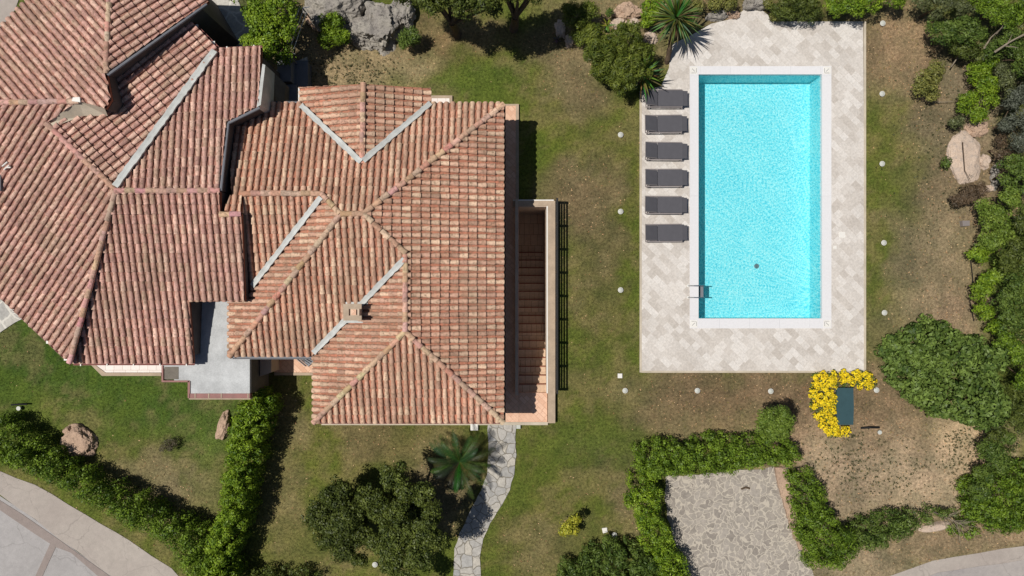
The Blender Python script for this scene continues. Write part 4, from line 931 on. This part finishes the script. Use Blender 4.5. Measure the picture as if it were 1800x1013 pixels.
hedge('ground_ivy', 'low moss green mat of creeper right of the cut branches', [(1690,900),(1720,908),(1730,930),(1718,948),(1690,945),(1665,930)], .35, 'hedge', hv=.15, cat='creeper', stems=2)
# round clipped bush
shrub('round_bush', 'round clipped bush at the corner of the parking court hedge', [(1361,744,34,1.9,.8),(1361,748,28,1.2,.8),(1360,750,24,.6,.8)], 'lime', bd=2.2, size=.075)
# big shrub at right
hedge('broad_shrub', 'very broad dense evergreen shrub right of the yellow flower hedge', [(1566,612),(1572,590),(1590,596),(1604,578),(1622,584),(1640,562),(1662,570),(1690,580),(1702,600),(1722,592),(1760,604),(1775,640),(1768,668),(1778,690),(1762,715),(1772,750),(1745,748),(1728,762),(1705,742),(1690,752),(1668,730),(1650,738),(1630,712),(1604,702),(1592,680),(1570,668),(1576,640)], 1.5, 'broad', size=.17, asp=.45, dens=110, sp=.27, r=.25, hv=1.1, taper=.5, cat='shrub')
# trees at the bottom
t1 = [(560,905,26,1.6),(590,870,30,1.9),(575,940,26,1.5),(612,905,34,2.1),(596,868,20,1.7),(606,962,26,1.5),(632,940,24,1.5),(638,880,20,1.8),(596,855,13,1.8),(632,985,16,1.2),(600,915,58,1.0,.35),(598,925,30,1.6)]
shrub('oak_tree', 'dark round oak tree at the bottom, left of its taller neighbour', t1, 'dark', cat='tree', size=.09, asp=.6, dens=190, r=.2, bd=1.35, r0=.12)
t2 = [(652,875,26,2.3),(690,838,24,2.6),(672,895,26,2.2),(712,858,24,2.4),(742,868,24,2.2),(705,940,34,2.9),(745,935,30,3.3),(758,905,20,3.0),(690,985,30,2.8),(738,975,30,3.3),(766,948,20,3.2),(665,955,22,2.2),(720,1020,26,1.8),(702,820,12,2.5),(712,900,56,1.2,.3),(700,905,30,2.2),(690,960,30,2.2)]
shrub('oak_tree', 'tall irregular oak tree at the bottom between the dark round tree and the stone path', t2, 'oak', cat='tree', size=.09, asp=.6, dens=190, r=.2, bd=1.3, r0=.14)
# trees at the top
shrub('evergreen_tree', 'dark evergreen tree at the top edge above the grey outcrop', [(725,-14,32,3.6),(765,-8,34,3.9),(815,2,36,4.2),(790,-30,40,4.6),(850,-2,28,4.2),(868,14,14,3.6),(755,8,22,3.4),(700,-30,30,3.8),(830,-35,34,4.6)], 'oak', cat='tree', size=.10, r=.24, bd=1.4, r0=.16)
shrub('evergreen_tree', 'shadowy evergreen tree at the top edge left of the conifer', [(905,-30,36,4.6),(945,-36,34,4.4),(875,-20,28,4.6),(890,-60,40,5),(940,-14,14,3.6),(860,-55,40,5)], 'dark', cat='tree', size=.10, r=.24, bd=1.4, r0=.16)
shrub('bay_tree', 'big glossy bright green tree right of the upper left eaves', [(460,40,34,2.2),(492,20,32,2.4),(478,78,34,2.0),(448,75,22,1.9),(505,55,26,2.0),(450,8,24,2.3),(420,-20,30,2.4),(500,95,18,1.6)], 'bright', cat='tree', size=.10, asp=.5, dens=200, r=.24, bd=.8, r0=.12)
# conifers
shrub('conifer_shrub', 'large dark feathery conifer above the topmost lounger', [(1075,100,40,1.4),(1100,70,34,1.3),(1110,120,36,1.5),(1050,85,28,1.1),(1090,145,26,1.3),(1060,125,26,1.1),(1128,95,24,1.2),(1040,60,24,1.0)], 'conifer', cat='shrub', size=.17, asp=.17, dens=230, r=.19, bd=.95, r0=.09)
shrub('conifer_shrub', 'smaller light green conifer upper left of the large one', [(1015,30,26,1.2),(1000,20,18,1.1),(1022,60,22,1.0),(1035,18,20,1.1)], 'conifer', cat='shrub', size=.10, asp=.28, dens=260, r=.18, r0=.07)
# young bushes
shrub('young_bush', 'bright young bush with narrow leaves below the smooth grey outcrop', [(583,42,22,.8),(600,64,20,.7),(575,70,20,.6),(582,28,12,.8)], 'bright', size=.15, asp=.22, dens=170, r=.17, cat='bush')
shrub('young_bush', 'small green bush right of the grey outcrop', [(720,68,22,.7),(728,62,14,.8),(712,74,14,.6)], 'mid', size=.15, asp=.25, dens=150, r=.16, cat='bush')
shrub('glossy_shrub', 'vivid glossy green shrub between the pink boulder and the spiky palm', [(1144,22,20,.8),(1138,35,14,.6),(1155,10,14,.7)], 'bright', size=.11, asp=.5, r=.16)
shrub('small_bush', 'tiny dark bush left of the pink boulder', [(1072,22,9,.5)], 'mid', size=.08, r=.12)
# yellow flowering hedge
def flower_hedge():
    poly = [(1436,652),(1480,652),(1530,652),(1546,668),(1544,684),(1505,682),(1474,684),(1472,720),(1474,744),(1500,754),(1498,768),(1460,768),(1440,752),(1430,720),(1428,690)]
    cl = area_clumps(poly, .5, .13, .11, .14, .35, zref=.45); c = np.mean(np.array(cl)[:, :2], axis=0); root = thing('flowering_hedge', 'bright yellow flowering hedge wrapped around the dark teal cover', 'hedge', (c[0], c[1], 0))
    crown('foliage', cl, 170, .085, .4, *G['mid'], parent=root); crown('blossom', [(x, y, z+.03, r) for x, y, z, r in cl if z > .2 and random.random() < .85], 260, .07, .8, (.72, .50, .010), (.90, .72, .02), parent=root, mat='petal', up=.8)
    return root
flower_hedge()
sh = shrub('yellow_shrub', 'small shrub with yellow and lime leaves on the lower lawn', [(1000,925,17,.75),(1012,912,12,.9),(990,935,10,.6),(1010,932,10,.6)], 'gold', size=.10, asp=.5, r=.14, dens=150)
# right side vegetation
RV = [
 ('shrub','mottled olive shrub at the top right, nearest the bare soil', [(1660,60,28,1.5),(1690,50,26,1.6),(1640,50,16,1.2),(1715,65,22,1.5)], 'mid'),
 ('shrub','olive shrub cut by the top edge right of the glossy hedge', [(1650,10,26,1.5),(1690,5,26,1.6),(1620,5,20,1.2)], 'olive'),
 ('shrub','bright topped shrub cut by the top edge near the right corner', [(1745,20,30,1.8),(1780,30,26,1.8),(1720,-5,24,1.8),(1790,-5,28,2.0)], 'hedge'),
 ('shrub','dark shrub under the bare branch at the right edge', [(1775,75,28,1.5),(1740,90,20,1.2),(1800,110,26,1.6)], 'mid'),
 ('shrub','yellowish shrub on the lawn edge above the white stake', [(1632,140,24,.9),(1620,155,18,.7),(1645,120,16,.8),(1640,165,14,.6)], 'yellowgreen'),
 ('shrub','vivid green shrub with long leaves on the upper right slope', [(1720,130,24,.9),(1735,150,22,.9),(1700,180,22,.8),(1715,200,20,.7),(1740,175,16,.8),(1745,110,12,.8)], 'bright'),
 ('shrub','small dull green tuft above the broad slab rock', [(1680,215,16,.6)], 'olive'),
 ('shrub','star shaped little plant on the left rim of the slab rock', [(1663,289,11,.4)], 'mid'),
 ('shrub','reddish brown shrub below the broad slab rock', [(1700,340,20,.8),(1685,352,16,.7),(1720,335,14,.7)], 'brown'),
 ('shrub','pale leaved variegated shrub right of the bare soil', [(1745,380,28,1.2),(1725,365,20,1.0),(1760,410,26,1.2),(1735,425,22,1.0),(1770,350,24,1.3)], 'lime'),
 ('shrub','compact green bush beside the bent garden edging', [(1718,447,20,.7),(1730,435,16,.7)], 'bright'),
 ('shrub','bright bush lower on the garden edging, above the pink flowers', [(1722,510,22,.8),(1730,545,20,.8),(1745,575,18,.8),(1738,490,18,.8)], 'bright'),
 ('shrub','grey green shrub at the right edge above the slab rock', [(1785,170,24,1.4),(1800,210,26,1.4),(1770,220,18,1.1),(1790,250,22,1.3)], 'grey'),
 ('shrub','deep green shrub at the right edge beside the slab rock', [(1780,290,24,1.4),(1798,320,26,1.5),(1770,320,18,1.1)], 'mid'),
 ('shrub','dense evergreen at the right edge by the variegated shrub', [(1800,390,26,1.8),(1795,440,28,1.7),(1770,460,24,1.5)], 'oak'),
 ('shrub','dense evergreen at the right edge beside the lower garden edging', [(1790,510,30,1.7),(1765,530,22,1.4),(1780,560,26,1.5)], 'mid'),
 ('shrub','evergreen at the right edge touching the broad shrub', [(1780,620,24,1.5),(1800,670,24,1.8),(1765,600,22,1.3)], 'hedge'),
 ('shrub','evergreen behind the lower side of the broad shrub', [(1765,700,26,1.2),(1790,730,26,1.3),(1750,760,20,1.0)], 'oak'),
 ('shrub','narrow leaved shrub on the right rim of the sandy plot', [(1735,790,24,.9),(1755,810,24,.9),(1728,830,20,.8),(1720,862,22,.8),(1765,770,18,.9)], 'mid'),
 ('shrub','dull green shrub between the vivid green shrub and the right edge', [(1765,140,20,1.1),(1775,165,16,1.0),(1758,120,14,.9)], 'olive'),
 ('shrub','dark mixed shrub left of the bare branches at the upper right', [(1700,90,20,1.0),(1680,82,18,.9),(1722,100,16,1.0)], 'oak'),
 ('shrub','loose dark shrub between the slab rock and the right edge', [(1762,270,16,.8),(1758,250,12,.7)], 'brown'),
 ('shrub','light shrub at the lower end of the variegated shrub', [(1760,470,18,.9),(1750,485,14,.8)], 'lime'),
 ('shrub','low shrub along the top deck edge, left of the glossy one', [(1385,14,26,.7),(1420,18,26,.7),(1360,20,14,.5),(1400,2,22,.9)], 'oak'),
 ('shrub','glossy bright shrub above the top right deck edge', [(1470,8,24,1.0),(1500,6,26,1.1),(1535,2,24,1.1),(1570,-2,24,1.1)], 'bright'),
 ('shrub','rusty dry shrub left of the pointed top of the deck', [(1255,8,16,.5),(1280,4,18,.6),(1225,10,14,.5)], 'yellowgreen'),
 ('shrub','dry tuft beside the deck rock at the top', [(1362,30,8,.4),(1350,8,10,.5)], 'yellowgreen'),
]
for i, (nm, lb, bl, pal) in enumerate(RV):
    shrub(nm, lb, bl, pal, size=(.10, .085, .12)[i % 3], asp=(.35, .5, .28)[i % 3], dens=190, r=.19, r0=.045)
for lb, pl_, hh, pa in (('tangled olive undergrowth along the upper right edge', [(1690,20),(1840,0),(1840,140),(1760,130),(1720,100),(1680,95)], .8, 'olive'),
        ('tangled dry undergrowth filling the right edge beside the slab rock', [(1765,130),(1840,130),(1840,350),(1775,350),(1760,300),(1765,240),(1750,190)], .7, 'dry'),
        ('dark green undergrowth along the right edge from the variegated shrub down to the broad shrub', [(1765,350),(1840,350),(1840,600),(1770,600),(1750,560),(1745,500),(1760,450)], 1.0, 'mid'),
        ('rough undergrowth filling the right edge below the broad shrub', [(1770,600),(1840,600),(1840,830),(1760,820),(1730,790),(1725,760),(1765,720)], .6, 'oak')):
    hedge('undergrowth', lb, pl_, hh, pa, size=.10, asp=.35, dens=130, cat='undergrowth', sp=.34, r=.22, hv=.5)
shrub('twiggy_plant', 'low straggly twiggy plant in the middle of the left lawn', [(298,782,14,.25,.5),(308,775,9,.25,.5),(288,788,8,.2,.5)], 'dry', size=.12, asp=.15, dens=120, r=.12)
hedge('low_bush', 'low dark bush cut by the bottom edge right of the tall straight hedge', [(425,1008),(470,1000),(500,1010),(535,1006),(560,1018),(560,1070),(420,1070)], 1.0, 'oak', hv=.3, cat='bush')
q = MB(); q.tube([P(1303,860,.04), P(1311,857,.05), P(1318,859,.04)], .04, 6); tag(q.build('fallen_stick', M['bark']), 'short dark stick lying on the stone parking court', 'stick')
# fallen / bare branches
def branch(pts, r, label, twigs=6, spread=.5, mat='pale_bark', seed=0):
    rnd = random.Random(seed); pts = [Vector(p) for p in pts]; root = thing('bare_branch', label, 'branch', pts[0][:2]+(0,) if False else (pts[0].x, pts[0].y, 0))
    q = MB(); q.tube(pts, [r*(1-.6*i/(len(pts)-1)) for i in range(len(pts))], 7); q.build('stem', M[mat], root, True)
    for k in range(twigs):
        p = pts[0].lerp(pts[-1], rnd.uniform(.2, 1)); d = (pts[-1]-pts[0]).normalized(); a = rnd.uniform(-1, 1); e = p+(Matrix.Rotation(a, 3, 'Z')@d)*spread*rnd.uniform(.5, 1.2)+Vector((0, 0, rnd.uniform(-.05, .2)))
        q = MB(); q.tube([p, p.lerp(e, .5)+Vector((0, 0, .04)), e], [r*.4, r*.3, r*.12], 5); q.build('twig', M[mat], root, True)
branch([P(1748,92,1.8), P(1775,74,2.1), P(1815,52,2.3)], .05, 'pale bare branch reaching in from the upper right edge', 4, .4, seed=1)
branch([P(1730,85,1.2), P(1742,66,1.6), P(1762,48,1.9)], .035, 'thin curved grey branch left of the pale bare branch', 3, .3, seed=2)
branch([P(1672,118,.4), P(1684,100,.5), P(1700,84,.6)], .03, 'tangle of dry twigs beside the yellowish shrub', 14, .6, seed=3)
branch([P(1630,179,.15), P(1650,180,.15), P(1675,179,.2)], .02, 'thin white stake lying on the soil below the yellowish shrub', 2, .2, seed=4)
branch([P(1640,900,.6), P(1665,910,.6), P(1695,925,.4)], .03, 'grey cut branches heaped over the hedge by the access road', 22, .9, seed=5)
branch([P(1692,250,.4), P(1696,300,.4), P(1706,318,.35)], .02, 'dark root trailing over the slab rock', 1, .2, 'bark', seed=6)
q = MB(); q.tube([P(1706,455,.06), P(1710,490,.06), P(1705,530,.06), P(1712,565,.06)], .02, 6); tag(q.build('garden_hose', M['dark']), 'thin black hose curving beside the right hand bushes', 'hose')

# ------------------------------------------------------------------ palms
def palm(name, label, px, py, h, nf, fl, pal, spiky=False, trunk_r=.14, base=None, leafw=.03, seed=0):
    rnd = random.Random(seed); c = P(px, py, h); b = base or Vector((c.x, c.y, 0)); root = thing(name, label, 'palm', (b.x, b.y, 0))
    q = MB(); nseg = 10; pts = [b.lerp(c, i/nseg)+Vector((0, 0, -.1 if i == 0 else 0)) for i in range(nseg+1)]; q.tube(pts, [trunk_r*(1.15 if i % 2 else .92) for i in range(nseg+1)], 10); q.build('trunk', M['bark'], root)
    ca, cb = G[pal]
    for k in range(nf):
        az = k*2.39996+rnd.uniform(-.15, .15); el = math.radians(rnd.uniform(0, 58)) if not spiky else math.radians(rnd.uniform(-20, 80)); ln = fl*rnd.uniform(.75, 1.08)
        col = [x+(y-x)*rnd.random() for x, y in zip(ca, cb)]; q = MB(); d = Vector((math.cos(az), math.sin(az), 0)); s = Vector((-d.y, d.x, 0)); pts = []
        nn = 12
        p = c.copy()
        for i in range(nn+1):
            t = i/nn; e = el-t*t*(1.5 if not spiky else .5)
            pts.append(p.copy()); p = p+(d*math.cos(e)+Vector((0, 0, math.sin(e))))*ln/nn
        if spiky:
            for i in range(nn):
                w0 = leafw*math.sin(math.pi*min(1, .25+.75*i/nn)); w1 = leafw*math.sin(math.pi*min(1, .25+.75*(i+1)/nn))
                q.add([pts[i]-s*w0, pts[i]-Vector((0, 0, .008)), pts[i]+s*w0, pts[i+1]+s*w1, pts[i+1]-Vector((0, 0, .008)), pts[i+1]-s*w1], [(0, 1, 4, 5), (1, 2, 3, 4)], col)
        else:
            q.tube(pts, [.018*(1-.8*i/nn) for i in range(nn+1)], 5, [c_*1.4 for c_ in col])
            for i in range(2, nn*3):
                t = i/(nn*3); k2 = int(t*nn); f = t*nn-k2; p = pts[k2].lerp(pts[min(nn, k2+1)], f); tg = (pts[min(nn, k2+1)]-pts[k2]).normalized(); ll = .34*math.sin(math.pi*min(1, .12+.88*t))**.6*fl/1.5*.62
                for sg in (-1, 1):
                    dr = (s*sg*.8+tg*.55+Vector((0, 0, .25))).normalized(); e = p+dr*ll; w = tg*.011; cc_ = [c_*rnd.uniform(.8, 1.15) for c_ in col]
                    q.add([p-w, p+dr*ll*.5-w*1.1-Vector((0,0,.01)), e, p+dr*ll*.5+w*1.1-Vector((0,0,.01)), p+w], [(0, 1, 2, 3, 4)], cc_)
        MO('frond', q.v, q.f, M['leaf'], root, fcols=q.c)
    return root
palm('date_palm', 'dark feathery palm beside the top of the stone path', 808, 812, 1.0, 26, 1.6, 'palm', seed=3)
palm('spiky_palm', 'spiky yucca like palm at the upper left corner of the pool deck', 1188, 32, 1.7, 150, 1.2, 'yucca', True, .10, base=P(1172, 112, 0), leafw=.035, seed=5)
palm('low_spiky_palm', 'low blue green spiky palm half hidden right of the large conifer', 1128, 132, 1.0, 46, 1.05, 'mid', True, .10, leafw=.035, seed=6)
palm('agave', 'tiny pale blue agave on the dry soil left of the conifer', 980, 70, .12, 14, .25, 'grey', True, .05, leafw=.025, seed=8)
palm('agave', 'pale creamy agave tucked above the large conifer', 1068, 45, .7, 16, .4, 'lime', True, .05, leafw=.03, seed=9)

# ------------------------------------------------------------------ grass blades and litter
hard = [[(1124,36),(1526,36),(1526,657),(1124,657)], pl+pr[::-1], court, [(850,160),(978,160),(978,748),(850,748)], [(-60,828),(60,852),(150,905),(300,1000),(330,1030),(330,1100),(-60,1100)], [(1560,1015),(1640,988),(1800,958),(1800,1100),(1480,1100)],
        [(-60,-60),(480,-60),(480,180),(850,160),(850,748),(552,748),(552,640),(300,660),(160,660),(-60,520)]]
def scatter(n, seed):
    rng = np.random.default_rng(seed); px = rng.uniform(-20, 1820, n); py = rng.uniform(-15, 1028, n)
    keep = np.array([not any(inpoly(x, y, h) for h in hard) for x, y in zip(px, py)]); return px[keep], py[keep], rng
px, py, rng = scatter(150000, 3); gc = ground_cols(px, py); n = len(px)
green = gc[:, 1]/gc[:, 0]; keep = (rng.uniform(0, 1, n) < np.clip((green-.72)*3.2, .05, 1)); px, py, gc = px[keep], py[keep], gc[keep]; n = len(px)
pos = np.stack([(px-CX)*H/F, (CY-py)*H/F, np.full(n, .022)], 1); ax = unit(np.stack([rng.normal(size=n)*.8, rng.normal(size=n)*.8, np.full(n, .9)], 1)); nr = unit(np.cross(ax, rng.normal(size=(n, 3))))
gcol = gc*rng.uniform(.45, 1.6, n)[:, None]*np.array([.92, 1.1, .9])
tag(leaf_mesh('grass', pos, nr, ax, rng.uniform(.04, .085, n), rng.uniform(.012, .02, n), gcol, M['blade']), 'short patchy lawn grass', 'grass', kind='stuff')
px, py, rng = scatter(36000, 5); gc = ground_cols(px, py); n = len(px)
green = gc[:, 1]/gc[:, 0]; keep = rng.uniform(0, 1, n) < np.clip((.96-green)*4.5, .04, 1); px, py, gc = px[keep], py[keep], gc[keep]; n = len(px)
pos = np.stack([(px-CX)*H/F, (CY-py)*H/F, np.full(n, .015)], 1); nr = unit(rng.normal(size=(n, 3))*.35+np.array([0, 0, 1.])); ax = unit(rng.normal(size=(n, 3)))
pc_ = np.array([lin(204,172,130), lin(150,112,78), lin(96,78,52), lin(122,112,58), lin(190,150,112)])[rng.integers(0, 5, n)]
tag(leaf_mesh('leaf_litter', pos, nr, ax, rng.uniform(.03, .085, n), rng.uniform(.02, .045, n), pc_, M['litter']), 'dry fallen leaves and bits over the bare soil', 'leaf litter', kind='stuff')
print('LEAVES', NLEAF[0])

wc = []
for k in range(900):
    x, y = random.choice(((1560,830,120,55),(1690,790,40,50),(620,125,80,30),(1490,800,60,60),(1640,300,60,200)))[:4], 0
    cx_, cy_, rx_, ry_ = x; a = random.gauss(0, .55); b = random.gauss(0, .55); p = P(cx_+a*rx_, cy_+b*ry_)
    if abs(p.x-P(1486, 0).x) < .5 and abs(p.y-P(0, 715).y) < 1: continue
    if 1124 < cx_+a*rx_ < 1526 and cy_+b*ry_ < 657: continue
    wc.append((p.x, p.y, .03, random.uniform(.02, .055)))
tag(crown('weeds', wc, 500, .055, .45, (.04,.05,.02), (.12,.13,.05)), 'tiny dark weeds dotted over the bare sandy ground', 'weeds', kind='stuff')
